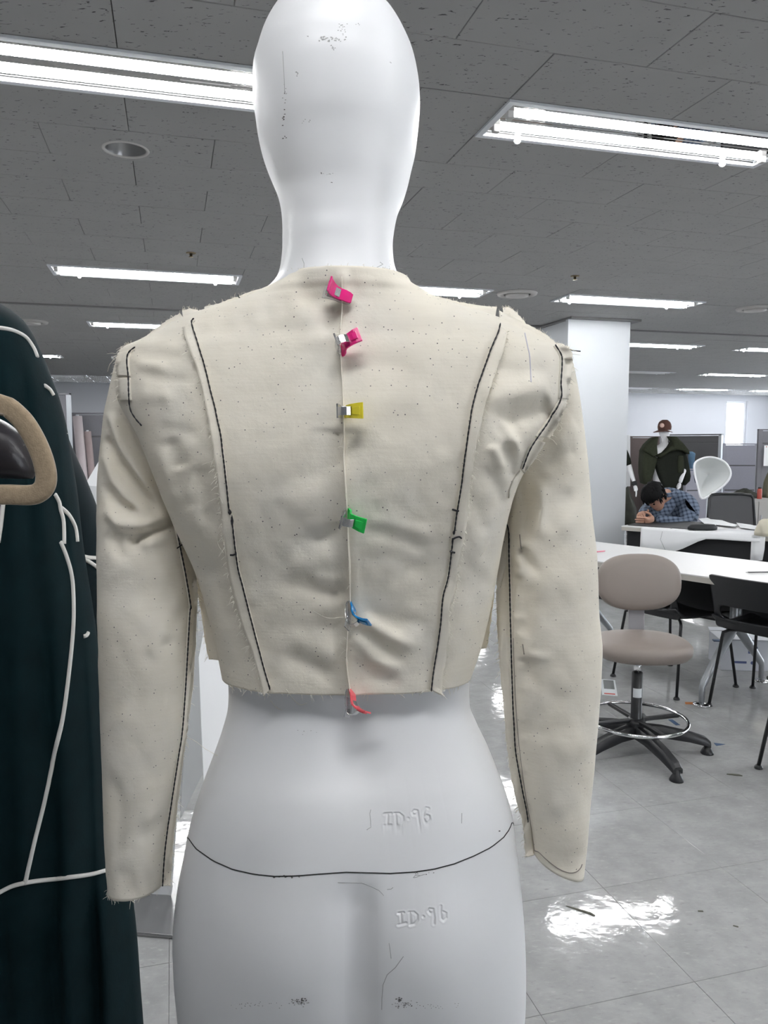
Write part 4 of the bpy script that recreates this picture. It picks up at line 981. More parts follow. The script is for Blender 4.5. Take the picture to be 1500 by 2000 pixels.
# ================================================================== GREEN COAT AND HANGER (left edge)
CXP = -108
RG = [(560, -70), (585, -20), (597, 2), (625, 34), (650, 50), (672, 61), (700, 74), (740, 90), (775, 104), (840, 121), (900, 131), (960, 141), (1060, 153), (1140, 165), (1200, 175), (1330, 191), (1450, 200), (1600, 207), (1680, 222), (1740, 250), (1850, 264), (1950, 271), (2000, 275), (2150, 285), (2320, 292)]
rows = []
for y, r in RG:
    hw = r - CXP; hb = 0.10 + 0.06 * min(1, max(0, (y - 560) / 500)); rows.append((y, CXP - hw, r, 1.08, hb if y > 620 else 0.05 + 0.05 * (y - 560) / 60, 0.10, 2.3))
VC, YCc = loft_np(rows, 220, 200)
def coat_shape(px, py):
    R = lambda *a: ridge(px, py, *a)
    d = 1.2 * vnoise(px, py, 220, 31)
    for x0, x1, a, w in ((10, 30, 7, 12), (40, 62, -6, 10), (66, 100, 6, 13), (95, 128, -6, 10), (118, 160, 6, 11)):
        d += R([(x0, 660), ((x0 + x1) / 2, 900), (x1, 1180)], w, a, (0.3, 0.3))
    for x0, x1, a, w in ((30, 60, 10, 22), (70, 110, -9, 20), (110, 150, 9, 20), (150, 185, -8, 16), (170, 215, 8, 16)):
        d += R([(x0, 1080), ((x0 + x1) / 2, 1500), (x1, 2050)], w, a, (0.3, 0.05))
    for x0, a in ((20, 7), (70, -8), (120, 8), (165, -9), (205, 8), (240, -7)):
        d += R([(x0, 1720), (x0 + 12, 1860), (x0 + 22, 2100)], 14, a, (0.3, 0.05))
    d -= R([(112, 962), (120, 1030), (135, 1100), (142, 1160)], 9, 6, (0.3, 0.3)); d += R([(0, 640), (40, 655), (70, 695)], 8, 5)
    return d
VC = displace(VC, YCc, coat_shape)
oc = at(CXP, 865, 1.08); OC = (oc.x, oc.y, 0)
coat = thing('coat', 'dark green coat with white piping cut by the left edge of the picture', 'coat', OC)
cmb = grid_mb(VC); ob = cmb.build('body', M['teal'], coat, True, OC); solid(ob, 0.002)
SLC = [(835, 40, 118, 1.16, 0.05, 0.05, 2), (870, 50, 132, 1.16, 0.055, 0.05, 2), (935, 65, 162, 1.16, 0.06, 0.05, 2), (1030, 85, 197, 1.16, 0.06, 0.05, 2), (1100, 95, 212, 1.16, 0.06, 0.05, 2), (1250, 110, 224, 1.16, 0.06, 0.05, 2), (1400, 125, 228, 1.16, 0.055, 0.05, 2), (1470, 130, 222, 1.16, 0.05, 0.05, 2)]
for sgn in (0, 1):
    W, YS = loft_np(SLC, 60, 40)
    if sgn: W[:, :, 0] = 2 * oc.x - W[:, :, 0]
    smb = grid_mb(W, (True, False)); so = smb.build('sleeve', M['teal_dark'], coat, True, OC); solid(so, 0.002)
    if not sgn: CSB = smb.bvh()
CBV = cmb.bvh(); CALL = MB().add(cmb.v, cmb.f)
def pipe(bvh, pts, r=0.0029):
    P = on_surf(bvh, pts, 0.0006, 6)
    if len(P) > 1: MB().tube(P, r, 8).build('piping', M['piping'], coat, True, OC)
for pts in ([(-15, 640), (0, 641), (25, 646), (48, 658), (64, 679), (72, 698)], [(86, 753), (96, 761), (103, 772)], [(106, 965), (114, 980), (117, 995), (123, 1020), (124, 1062)], [(118, 991), (133, 1005), (146, 1030), (150, 1058)],
            [(117, 1058), (128, 1085), (138, 1120), (142, 1160), (142, 1220), (135, 1300), (122, 1400), (105, 1480), (85, 1570), (65, 1650), (48, 1727)], [(-10, 1746), (0, 1742), (25, 1730), (60, 1722), (120, 1715), (175, 1708), (216, 1697)], [(6, 985), (2, 1020), (-4, 1060)], [(163, 1243), (168, 1241), (171, 1236)]): pipe(CBV, pts)
for pts in ([(157, 1085), (175, 1089), (205, 1090)], [(157, 1087), (178, 1100), (205, 1120)]): pipe(CSB, pts)
MB().tube([at(119, 849, 1.10), at(124, 848, 1.10), at(129, 844, 1.10)], 0.0032, 8).build('piping', M['piping'], coat, True, OC)
MB().tube([(oc.x, oc.y, 0.02), (oc.x, oc.y, 1.60)], 0.015, 12).build('stand_pole', M['chrome'], coat, True, OC)
MB().lathe([(0.15, 0), (0.15, 0.012), (0.03, 0.02), (0.0, 0.02)], (oc.x, oc.y, 0), 32).build('stand_base', M['black_plastic'], coat, True, OC)
MB().lathe([(0.0, 1.60), (0.03, 1.60), (0.05, 1.64), (0.055, 1.67), (0.045, 1.70), (0.0, 1.72)], (oc.x, oc.y, 0), 24).build('neck_block', M['teal_dark'], coat, True, OC)

# tan flocked hanger on a garment rack that stands outside the picture
HY = 0.62
hx = -0.50
corner = [(18, 796), (45, 822), (66, 855), (82, 892), (90, 925), (88, 948), (76, 962), (58, 967), (20, 966)]
R3 = [at(x, y, HY) for x, y in smooth_poly(corner, 6)]
p0 = R3[0]; pl = R3[-1]
apex = Vector((hx, HY, p0.z + 0.065))
left = [Vector((2 * hx - p.x, HY, p.z)) for p in reversed(R3)]
path = [apex] + [apex.lerp(p0, f) for f in (0.3, 0.6, 0.85)] + R3 + [Vector((hx, HY, pl.z))] + left + [left[-1].lerp(apex, f) for f in (0.15, 0.4, 0.7)]
hang = thing('clothes_hanger', 'tan flocked clothes hanger in front of the green coat, its rounded end showing', 'hanger', (hx, HY, apex.z))
OH = (hx, HY, apex.z)
R_ = []
m_ = len(path)
for i, p in enumerate(path):
    t = (path[(i + 1) % m_] - path[i - 1]).normalized(); n = Vector((t.z, 0, -t.x)); y = Vector((0, 1, 0)); w, h = 0.0082, 0.0042
    R_.append([p + n * w * math.copysign(abs(math.cos(q)) ** 0.6, math.cos(q)) + y * h * math.copysign(abs(math.sin(q)) ** 0.6, math.sin(q)) for q in np.linspace(0, 2 * math.pi, 16, endpoint=False)])
hm = MB(); R_.append(R_[0]); hm.rings(R_, cap=(False, False)).build('frame', M['velvet'], hang, True, OH)
hk = [apex + Vector((0.0, 0, 0.0)), apex + Vector((0, 0, 0.03))] + [apex + Vector((0.022 * math.sin(q), 0, 0.052 - 0.022 * math.cos(q))) for q in np.linspace(0.3, 4.4, 14)]
MB().tube(hk, 0.002, 8).build('hook', M['chrome'], hang, True, OH)
rk = thing('garment_rack', 'chrome garment rack just outside the left edge, holding the tan hanger', 'rack', (-1.15, HY, 0))
OR_ = (-1.15, HY, 0); zr_ = apex.z + 0.052 + 0.022 - 0.002 - 0.013
MB().tube([(-1.15, HY, zr_), (-0.46, HY, zr_)], 0.011, 12).build('rail', M['chrome'], rk, True, OR_)
MB().tube([(-1.15, HY, 0.03), (-1.15, HY, zr_)], 0.014, 12).build('upright', M['chrome'], rk, True, OR_)
MB().box((-1.0, HY, 0.015), (0.5, 0.4, 0.03), bev=0.005).build('foot', M['chrome'], rk, False, OR_)
# glossy black leather piece hanging on the same hanger, behind its loop
bg_ = thing('leather_piece', 'glossy black leather shape seen through the tan hanger loop', 'leather', at(-60, 870, HY + 0.05)); OB = tuple(bg_.location)
W, YS = loft_np([(806, -90, -40, 0.67, 0.004, 0.004, 2), (815, -150, -8, 0.67, 0.018, 0.01, 2), (830, -180, 20, 0.67, 0.026, 0.012, 2.1), (850, -195, 42, 0.67, 0.030, 0.014, 2.2), (875, -200, 57, 0.67, 0.030, 0.014, 2.3), (900, -195, 66, 0.67, 0.027, 0.012, 2.4), (918, -150, 69, 0.67, 0.022, 0.01, 2.4), (930, -60, 67, 0.67, 0.012, 0.006, 2.2), (935, 20, 64, 0.67, 0.004, 0.004, 2)], 50, 60)
grid_mb(W, (True, True)).build('panel', M['leather'], bg_, True, OB)
MB().tube([at(-95, 812, 0.67), at(-130, 792, 0.645), Vector((hx + 0.02, HY + 0.004, apex.z + 0.004))], 0.003, 6).build('strap', M['leather'], bg_, True, OB)

# ================================================================== LEFT BACKGROUND
# white paper pattern hung on a pole with a steel base plate
PY = 2.38
pp = onz(300, 1760); OP = (pp.x - 0.02, PY, 0)
ps = thing('display_stand', 'steel stand with a square base plate behind the left sleeve', 'stand', OP)
q = MB().box((OP[0] + 0.02, 2.34, 0.006), (0.52, 0.44, 0.012), M=Matrix.Rotation(math.radians(-7), 3, 'Z'), bev=0.003); q.build('base_plate', M['base_plate'], ps, False, OP)
MB().tube([(OP[0], PY + 0.06, 0.01), (OP[0], PY + 0.06, 1.28)], 0.012, 12).build('pole', M['chrome'], ps, True, OP)
pt = thing('paper_pattern', 'white folded paper sheet hanging behind the left sleeve with a pointed lower tip', 'paper', at(290, 1300, PY)); OPP = tuple(pt.location)
def sheet(poly, d, m, nm, parent, o):
    mb = MB(); mb.prism([at(x, y, Y) for x, y, Y in poly], d); return mb.build(nm, m, parent, False, o)
sheet([(212, 868, 2.46), (165, 948, 2.40), (150, 1150, 2.36), (215, 1500, 2.34), (262, 1720, 2.33), (322, 1812, 2.30), (336, 1740, 2.30), (352, 1500, 2.32), (370, 1200, 2.40), (330, 960, 2.45)], (0, 0.0015, 0), M['paper'], 'front_sheet', pt, OPP)
sheet([(352, 1080, 2.52), (386, 1080, 2.46), (388, 1285, 2.46), (396, 1510, 2.46), (352, 1600, 2.46)], (0, 0.002, 0), M['paper_shaded'], 'side_fold', pt, OPP)  # shaded face of the white sheet, its shade painted as grey
bd = thing('white_board', 'bright white board standing behind the mannequin waist on the left', 'board', at(425, 1400, 2.6)); OBD = tuple(bd.location)
sheet([(404, 1200, 2.98), (388, 1285, 2.88), (397, 1510, 2.62), (405, 1700, 2.42), (520, 1700, 2.42), (520, 1200, 2.98)], (0, 0.018, 0.008), M['paper'], 'panel', bd, OBD)
for q_ in (430, 500):
    z1_ = at(q_, 1690, 2.43); MB().tube([z1_ + Vector((0, 0.03, 0.02)), (z1_.x, 2.47, 0.0)], 0.012, 8).build('foot', M['alu'], bd, True, OBD)
# far partitions on the left
def partition(label, px0, px1, ytop, Y, m, joints=(), zb=0.0, dy=0.0, frame='alu', fw=0.04):
    a = at(px0, ytop, Y); b = at(px1, ytop, Y + dy); zt = (a.z + b.z) / 2; w = Vector((b.x - a.x, b.y - a.y, 0)); L = w.length; ang = math.atan2(w.y, w.x)
    t = thing('office_partition', label, 'partition', ((a.x + b.x) / 2, (a.y + b.y) / 2, 0), ang, 'office partitions')
    zs_ = [zb + 0.03] + sorted([1.43 - (j - 865) / FPX * (Y + dy / 2) for j in joints]) + [zt - 0.02]
    for z0, z1 in zip(zs_[:-1], zs_[1:]): MB().box((0, 0, (z0 + z1) / 2), (L - 2 * fw, 0.045, z1 - z0 - 0.02), bev=0.004).build('panel', m, t)
    for s in (-1, 1): MB().box((s * (L / 2 - fw / 2), 0, zt / 2), (fw, 0.05, zt)).build('post', M[frame] if s > 0 else m, t)
    MB().box((0, 0, zt - 0.01), (L, 0.055, 0.02)).build('top_rail', m, t)
    MB().box((0, 0, 0.015), (L, 0.05, 0.03)).build('bottom_rail', M[frame], t)
    for z in zs_[1:-1]: MB().box((0, 0, z), (L - 2 * fw, 0.035, 0.02)).build('joint_rail', M['panel_dark'], t)
    return t
partition('tall grey office partition just right of the green coat', 40, 137, 768, 9.0, M['panel_grey'], (838,))
partition('lower grey office partition left of the jacket sleeve', 140, 212, 806, 9.6, M['panel_grey'], (853, 910))
def roll(label, px, py, Y, r, m, lean=0.0):
    p = at(px, py, Y); base = Vector((p.x + lean, p.y - 0.1, 0)); t = thing('fabric_roll', label, 'fabric roll', base, 0, 'fabric rolls leaning on the partition')
    d = p - base
    MB().tube([(0, 0, 0), d], r, 20).build('cloth', m, t, True); MB().tube([d, d * 1.01], r * 0.35, 10).build('core', M['carton'], t, True)
roll('pale pink fabric roll standing left of the jacket sleeve', 151, 813, 9.3, 0.054, M['pinkroll'], 0.14)
roll('shorter dusky pink fabric roll right of the taller pale one', 171, 843, 9.35, 0.040, M['pinkroll2'], 0.14)

# ================================================================== TABLES
def table(label, ang, ncen, u0, u1, depth, drop, legs, panel_u=None):
    u = Vector((math.cos(ang), math.sin(ang), 0)); n = Vector((-math.sin(ang), math.cos(ang), 0)); c = u * ((u0 + u1) / 2) + n * ncen; L = u1 - u0
    t = thing('work_table', label, 'table', c, ang)
    MB().box((0, 0, 0.716), (L, depth, 0.008), bev=0.002).build('top_surface', M['table'], t)
    MB().box((0, 0, 0.697), (L - 0.002, depth - 0.002, 0.03)).build('edge_band', M['table_edge'], t)
    MB().box((0, drop, 0.505), (L - 0.04, 0.018, 0.35)).build('modesty_panel', M['black'], t)
    MB().box((0, 0, 0.672), (L - 0.3, 0.06, 0.02)).build('beam', M['grey_steel'], t)
    for x in legs:
        for s in (-1, 1):
            lg = MB(); sp = depth / 2 - 0.04
            lg.tube([(x, s * 0.012, 0.665), (x, s * 0.015, 0.42), (x, s * 0.035, 0.375), (x, s * (sp - 0.015), 0.125), (x, s * sp, 0.10), (x, s * sp, 0.02)], [0.026, 0.028, 0.030, 0.020, 0.017, 0.016], 8); lo = lg.build('leg', M['grey_steel'], t, True)
            MB().lathe([(0.045, 0.0), (0.045, 0.008), (0.02, 0.016), (0.0, 0.016)], (x, s * sp, 0), 16).build('foot', M['chrome'], lo, True)
    return t, u, n, c
a1 = math.radians(-51.5)
tb1, u1v, n1v, c1v = table('white work table with black front panel behind the beige stool', a1, 4.25, -3.42, -1.45, 0.76, 0.29, (0.31, -0.75), None)
a2 = math.radians(-40)
tb2, u2v, n2v, c2v = table('white work table under paper patterns where the person in plaid works', a2, 6.73, -2.66, -1.05, 0.78, -0.30, (0.60, -0.62), None)
def on_t(P, u, n, c, z): d = Vector((P[0] - c.x, P[1] - c.y, 0)); return (d.dot(u), d.dot(n), z)
# pink crayon and pen on the front table
p = onz(1172, 1078, 0.722); t = thing('crayon', 'thin pink crayon on the white table beside the jacket sleeve', 'crayon', p + Vector((0, 0, 0.003)), math.radians(28))
MB().tube([(-0.045, 0, 0), (0.035, 0, 0)], 0.004, 8).build('stick', M['pinkmark'], t, True); MB().tube([(0.035, 0, 0), (0.047, 0, 0)], [0.004, 0.001], 8).build('tip', M['pinkmark'], t, True)
p = onz(1482, 1119, 0.722); t = thing('pen', 'dark pen lying on the white table behind the black chair', 'pen', p + Vector((0, 0, 0.004)), math.radians(4))
MB().tube([(-0.06, 0, 0), (0.06, 0, 0)], 0.004, 8).build('barrel', M['panel_dark'], t, True); MB().tube([(-0.06, 0, 0), (-0.075, 0, 0)], [0.004, 0.001], 8).build('tip', M['steel'], t, True)
# paper patterns on the far table, one hanging over its front edge
TZ = 0.7205
def paper_over(label, px, top_depth, drop_curve, name='paper_pattern', m='paper', n0=-0.39):
    """sheet lying on the table 2 top and falling over its front edge; px list along the edge, drop per px in metres"""
    t = thing(name, label, 'paper', c2v + Vector((0, 0, 0)), a2)
    rows = []
    for (x, dep, dr) in px:
        P = onz(x, 1029 + (x - 1218) * 0.0745, 0.72); lu = on_t(P, u2v, n2v, c2v, 0)[0]
        rows.append([(lu, n0 + dep, TZ + 0.002), (lu, n0 + 0.02, TZ + 0.002), (lu, n0 - 0.004, TZ - 0.002), (lu, n0 - 0.010, TZ - 0.02), (lu, n0 - 0.014, TZ - 0.02 - max(dr, 0.001) * 0.5), (lu, n0 - 0.018, TZ - 0.02 - max(dr, 0.001))])
    o = MB().rings(rows, cap=(False, False), closed=False).build('sheet', M[m], t, True); md = o.modifiers.new('thickness', 'SOLIDIFY'); md.thickness = 0.0012
    return t
t = paper_over('large white paper pattern draped over the front edge of the far table', [(1247, 0.05, 0.165), (1255, 0.06, 0.19), (1270, 0.06, 0.185), (1290, 0.07, 0.175), (1310, 0.10, 0.165), (1330, 0.14, 0.13), (1345, 0.18, 0.095), (1360, 0.24, 0.06), (1375, 0.3, 0.035), (1400, 0.34, 0.03), (1430, 0.36, 0.03), (1460, 0.36, 0.028), (1480, 0.34, 0.025)], 0, 0)
for x0 in (1283, 1296):
    P = [onz(x0, 1050, 0.72)]
    pts = []
    lu = on_t(onz(x0, 1031 + (x0 - 1218) * 0.0745, 0.72), u2v, n2v, c2v, 0)[0]
    MB().tube([(lu, -0.405, TZ - 0.02), (lu - 0.012, -0.409, TZ - 0.09), (lu + (0.03 if x0 == 1283 else 0.01), -0.412, TZ - 0.17)] if x0 == 1283 else [(lu + 0.01, -0.36, TZ + 0.004), (lu, -0.38, TZ + 0.004)], 0.0012, 5).build('pencil_line', M['grey_print'], t, True)
paper_over('narrow white paper strip hanging from the far table at right', [(1463, 0.04, 0.17), (1475, 0.04, 0.175), (1487, 0.04, 0.165), (1490, 0.03, 0.08)], 0, 0)
def flat_paper(label, pts, z, m='paper', name='paper_sheet', wob=0.006):
    P = [onz(x, y, z) for x, y in pts]; c = sum(P, Vector()) / len(P); t = tag(MB().prism([p - c + Vector((0, 0, random.uniform(0, wob))) for p in P], (0, 0, -0.0012)).build(name, M[m]), label, 'paper'); t.location = c; return t
flat_paper('curled white paper sheet right of the person elbow', [(1364, 1014), (1382, 1012), (1400, 1021), (1398, 1029), (1378, 1026)], 0.735)
flat_paper('long white paper strip on the far table in front of the mesh chair', [(1385, 1014), (1410, 1016), (1425, 1022), (1440, 1025), (1436, 1030), (1400, 1025)], 0.732)
flat_paper('white paper scrap at the right end of the far table', [(1438, 1022), (1466, 1025), (1484, 1030), (1480, 1036), (1446, 1031)], 0.730)
p = onz(1495, 1046, 0.72); t = thing('folded_cloth', 'cream folded cloth on the far table at the right edge', 'cloth', p)
W = []
for z, sx, sy in ((0, 0.10, 0.08), (0.03, 0.105, 0.085), (0.07, 0.10, 0.08), (0.11, 0.085, 0.07), (0.125, 0.06, 0.05)): W.append([(sx * math.cos(q) * (1 + 0.15 * math.sin(3 * q + z * 30)) + 0.03, sy * math.sin(q) * (1 + 0.1 * math.sin(4 * q)), z) for q in np.linspace(0, 2 * math.pi, 24, endpoint=False)])
MB().rings(W).build('cloth', M['cream'], t, True)
p = onz(1286, 1020, 0.722); t = thing('cutting_mat', 'dark cutting mat under the arms of the person in plaid', 'mat', c2v + Vector((0, 0, TZ)), a2)
MB().box((-0.47, -0.005, 0.003), (0.62, 0.62, 0.006), bev=0.002).build('sheet', M['mat_black'], t)
t2 = thing('black_cloth', 'black folded cloth on the far table beside the person', 'cloth', onz(1372, 1034, 0.727))
W = []
for z, s in ((0, 1.0), (0.02, 1.02), (0.04, 0.8), (0.045, 0.4)): W.append([(0.12 * s * math.cos(q) * (1 + 0.2 * math.sin(2 * q)), 0.06 * s * math.sin(q), z) for q in np.linspace(0, 2 * math.pi, 20, endpoint=False)])
MB().rings(W).build('cloth', M['mat_black'], t2, True)

# ================================================================== CHAIRS
def make_stool(loc):
    t = thing('swivel_stool', 'beige vinyl swivel stool with oval backrest and chrome foot ring', 'stool', loc)
    def pad(c, a, b, h, p, nm, M3):
        R_ = []
        for z, s in ((-0.5, 0.0), (-0.5, 0.80), (-0.42, 0.92), (-0.2, 0.985), (0.0, 1.0), (0.2, 0.985), (0.38, 0.92), (0.48, 0.78), (0.53, 0.5), (0.55, 0.001)):
            R_.append([Vector(c) + M3 @ Vector((a * s * math.copysign(abs(math.cos(q)) ** (2 / p), math.cos(q)), b * s * math.copysign(abs(math.sin(q)) ** (2 / p), math.sin(q)), z * h)) for q in np.linspace(0, 2 * math.pi, 48, endpoint=False)])
        return MB().rings(R_, cap=(False, False)).build(nm, M['vinyl'], t, True)
    pad((0.02, 0.02, 0.492), 0.222, 0.205, 0.085, 2.4, 'seat', Matrix.Identity(3))
    pad((0.062, 0.205, 0.760), 0.205, 0.137, 0.07, 2.5, 'backrest', Matrix.Rotation(math.radians(82), 3, 'X'))
    MB().box((0.066, 0.238, 0.57), (0.078, 0.016, 0.34), M=Matrix.Rotation(math.radians(-4), 3, 'X'), bev=0.004).build('back_bar', M['bracket'], t)
    MB().box((0.034, 0.13, 0.435), (0.078, 0.25, 0.012), M=Matrix.Rotation(math.radians(-16), 3, 'Z'), bev=0.003).build('seat_plate', M['bracket'], t)
    MB().lathe([(0.016, 0.36), (0.016, 0.45)], n=20).build('gas_lift', M['chrome'], t, True)
    po = MB().lathe([(0.034, 0.09), (0.032, 0.12), (0.025, 0.13), (0.025, 0.375), (0.02, 0.38)], n=24).build('post', M['black_plastic'], t, True)
    W = [[(0.0256 * math.cos(q), 0.0256 * math.sin(q), z) for q in np.linspace(-2.6, -0.9, 10)] for z in (0.262, 0.305)]
    MB().rings(W, cap=(False, False), closed=False).build('label', M['label_white'], po)
    MB().loop([(0.228 * math.cos(q), 0.228 * math.sin(q), 0.155) for q in np.linspace(0, 2 * math.pi, 64, endpoint=False)], 0.0085, 10).build('foot_ring', M['chrome'], t, True)
    for k in range(4):
        q = math.radians(15 + 90 * k); MB().box((0.125 * math.cos(q), 0.125 * math.sin(q), 0.150), (0.20, 0.022, 0.016), M=Matrix.Rotation(q, 3, 'Z'), bev=0.003).build('ring_spoke', M['black_plastic'], t)
    MB().lathe([(0.045, 0.085), (0.045, 0.14), (0.034, 0.16), (0.025, 0.16)], n=20).build('hub', M['black_plastic'], t, True)
    for k in range(5):
        q = math.radians(-77 + 72 * k); d = Vector((math.cos(q), math.sin(q), 0)); w = Vector((-d.y, d.x, 0)); R_ = []
        for r, z, hw, hh in ((0.0, 0.105, 0.034, 0.028), (0.12, 0.10, 0.030, 0.024), (0.24, 0.080, 0.027, 0.021), (0.315, 0.060, 0.025, 0.018), (0.335, 0.048, 0.022, 0.014)): R_.append([d * r + w * hw * a_ + Vector((0, 0, z + hh * b_)) for a_, b_ in ((-1, -1), (1, -1), (1, 0.3), (0.6, 1), (-0.6, 1), (-1, 0.3))])
        lg = auto(MB().rings(R_).build('base_leg', M['black_plastic'], t))
        MB().lathe([(0.030, 0.0), (0.030, 0.006), (0.022, 0.022), (0.016, 0.030), (0.014, 0.05)], d * 0.325, 16).build('glide', M['black_plastic'], lg, True)
    return t
make_stool(Vector((1.17, 3.47, 0)))

def make_shell_chair():
    t = thing('shell_chair', '', 'chair')
    # backrest: curved plastic panel with a slot near its foot
    def panel(zt):
        pass
    cols = [-0.235, -0.20, -0.14, -0.08, 0.0, 0.08, 0.14, 0.20, 0.235]; zs_ = [0.445, 0.475, 0.50, 0.575, 0.60, 0.66, 0.725, 0.735]
    def bp(x, z):
        w = 1.0 + 0.06 * (z - 0.6); y = -0.265 - 0.10 * (z - 0.45) / 0.33 + 0.035 * (abs(x) / 0.235) ** 2.4
        return Vector((x * w, y, z))
    bm = MB(); idx = {}
    vs = []; fs = []
    for j, z in enumerate(zs_):
        for i, x in enumerate(cols): idx[i, j] = len(vs); vs.append(bp(x, z))
    for j in range(len(zs_) - 1):
        for i in range(len(cols) - 1):
            if j == 2 and 1 <= i <= 6: continue
            fs.append((idx[i, j], idx[i + 1, j], idx[i + 1, j + 1], idx[i, j + 1]))
    o = bm.add(vs, fs).build('backrest', M['black_plastic'], t, True); md = o.modifiers.new('sub', 'SUBSURF'); md.levels = 1; md.render_levels = 2; md = o.modifiers.new('th', 'SOLIDIFY'); md.thickness = 0.012
    sm2 = MB(); R_ = []
    for y in np.linspace(-0.262, 0.235, 12):
        row_ = []
        for x in np.linspace(-0.235, 0.235, 13):
            z = 0.44 + 0.03 * (abs(x) / 0.235) ** 2.2 - 0.012 * math.cos(y * 5) + (0.03 * max(0, (-y - 0.15) / 0.085) ** 2) - 0.05 * max(0, (y - 0.16) / 0.075) ** 2
            row_.append((x, y, z))
        R_.append(row_)
    o = sm2.rings(R_, cap=(False, False), closed=False).build('seat', M['black_plastic'], t, True); md = o.modifiers.new('th', 'SOLIDIFY'); md.thickness = 0.014
    for sx in (-1, 1):
        for sy in (-1, 1):
            top_ = Vector((sx * 0.13, sy * 0.12, 0.425)); k = Vector((sx * 0.205, sy * 0.185, 0.42)); f = Vector((sx * 0.245, sy * 0.245, 0.012))
            P = [top_, top_.lerp(k, 0.75), k + Vector((sx * 0.006, sy * 0.006, -0.012)), k.lerp(f, 0.12) + Vector((sx * 0.004, sy * 0.004, 0)), f]
            lg = MB().tube(P, 0.0085, 10).build('leg', M['black_plastic'], t, True)
            MB().lathe([(0.018, 0.0), (0.018, 0.006), (0.011, 0.016), (0.0, 0.016)], (f.x, f.y, 0), 12).build('foot_cap', M['black_plastic'], lg, True)
    return t
sc0 = make_shell_chair()
sc0.location = (2.12, 4.05, 0); sc0.rotation_euler = (0, 0, a1); tag(sc0, 'black plastic shell chair with a slotted back, cut by the right picture edge', 'chair', 'black shell chairs')
c = copy_tree(sc0); c.location = (1.74, 4.52, 0); c.rotation_euler = (0, 0, a1 - math.radians(11)); tag(c, 'black plastic shell chair half hidden behind the beige stool', 'chair', 'black shell chairs')
c = copy_tree(sc0); c.location = (1.96, 3.12, 0); c.rotation_euler = (0, 0, math.radians(18)); tag(c, 'black shell chair outside the right edge, only one slanted leg in view', 'chair', 'black shell chairs')

def make_mesh_chair():
    t = thing('office_chair', '', 'chair')
    fr = MB(); pts = [(-0.24, 0.50), (-0.215, 0.86), (-0.19, 0.895), (-0.1, 0.905), (0.1, 0.905), (0.19, 0.895), (0.215, 0.86), (0.24, 0.50), (0.2, 0.47), (-0.2, 0.47)]
    P = [Vector((x, 0.24 + 0.10 * (z - 0.47) - 0.25 * x * x, z)) for x, z in pts]
    MB().loop(P, 0.014, 8).build('back_frame', M['black_plastic'], t, True)
    R_ = []
    for z in np.linspace(0.48, 0.895, 6): R_.append([(x, 0.24 + 0.10 * (z - 0.47) - 0.25 * x * x, z) for x in np.linspace(-0.225 + 0.03 * (z - 0.48), 0.225 - 0.03 * (z - 0.48), 9)])
    MB().rings(R_, cap=(False, False), closed=False).build('mesh_back', M['chair_mesh'], t, True)
    MB().box((0, 0, 0.45), (0.48, 0.46, 0.07), bev=0.025).build('seat', M['chair_mesh'], t, True)
    MB().tube([(0, 0.2, 0.44), (0, 0.29, 0.46), (0, 0.29, 0.6)], 0.02, 8).build('back_post', M['black_plastic'], t, True)
    MB().lathe([(0.03, 0.08), (0.028, 0.42)], n=14).build('post', M['black_plastic'], t, True)
    for k in range(5):
        q = 2 * math.pi * k / 5; d = Vector((math.cos(q), math.sin(q), 0)); lg = MB().tube([d * 0.02 + Vector((0, 0, 0.10)), d * 0.30 + Vector((0, 0, 0.07))], [0.03, 0.018], 8).build('base_leg', M['black_plastic'], t, True)
        MB().lathe([(0.0, 0.0), (0.02, 0.003), (0.028, 0.028), (0.02, 0.053), (0.0, 0.056)], d * 0.29, 12).build('caster', M['black_plastic'], lg, True)
    return t
oc0 = make_mesh_chair(); P = at(1421, 1010, 7.9); oc0.location = (P.x, P.y - 0.25, 0); oc0.rotation_euler = (0, 0, math.radians(-8)); tag(oc0, 'grey mesh office chair with rounded back behind the far table', 'chair')
PC = (2.92, 7.62, 0)
c = copy_tree(oc0); c.name = 'office_stool'; c.location = PC; c.rotation_euler = (0, 0, math.radians(-46)); tag(c, 'grey padded stool on casters under the person in plaid', 'stool')
for ch in list(c.children):
    if 'back' in ch.name: bpy.data.objects.remove(ch)

# ================================================================== FLOOR ITEMS
bx1 = thing('carton', 'white cardboard box with blue print on the floor under the table', 'box', (2.30, 4.86, 0), math.radians(-7))
MB().box((0, 0, 0.095), (0.32, 0.26, 0.19), bev=0.003).build('body', M['carton'], bx1)
for s in (-1, 1):
    MB().box((0, s * 0.145, 0.20), (0.32, 0.035, 0.004), M=Matrix.Rotation(s * math.radians(25), 3, 'X')).build('flap', M['carton'], bx1)
MB().box((0.03, -0.1315, 0.135), (0.055, 0.001, 0.045)).build('print', M['label_blue'], bx1)
MB().box((0.03, -0.1322, 0.135), (0.04, 0.001, 0.030)).build('print', M['carton'], bx1)
MB().box((-0.045, -0.1315, 0.055), (0.08, 0.001, 0.014)).build('print', M['label_blue'], bx1)
MB().lathe([(0.0, 0), (0.011, 0), (0.011, 0.001), (0, 0.001)], (0.03, -0.1305, 0.053), 14, Matrix.Rotation(math.radians(90), 3, 'X')).build('print', M['label_blue'], bx1)
MB().box((0.08, -0.1315, 0.05), (0.006, 0.001, 0.03)).build('print', M['label_blue'], bx1)
def scrap(label, px, py, z, pts, m, name='scrap', cat='scrap', h=0.002, rz=0.0):
    P = onz(px, py, z); t = tag(MB().prism([Vector((x, y, 0)) for x, y in pts], (0, 0, h)).build(name, M[m]), label, cat); t.location = P; t.rotation_euler = (0, 0, rz); return t
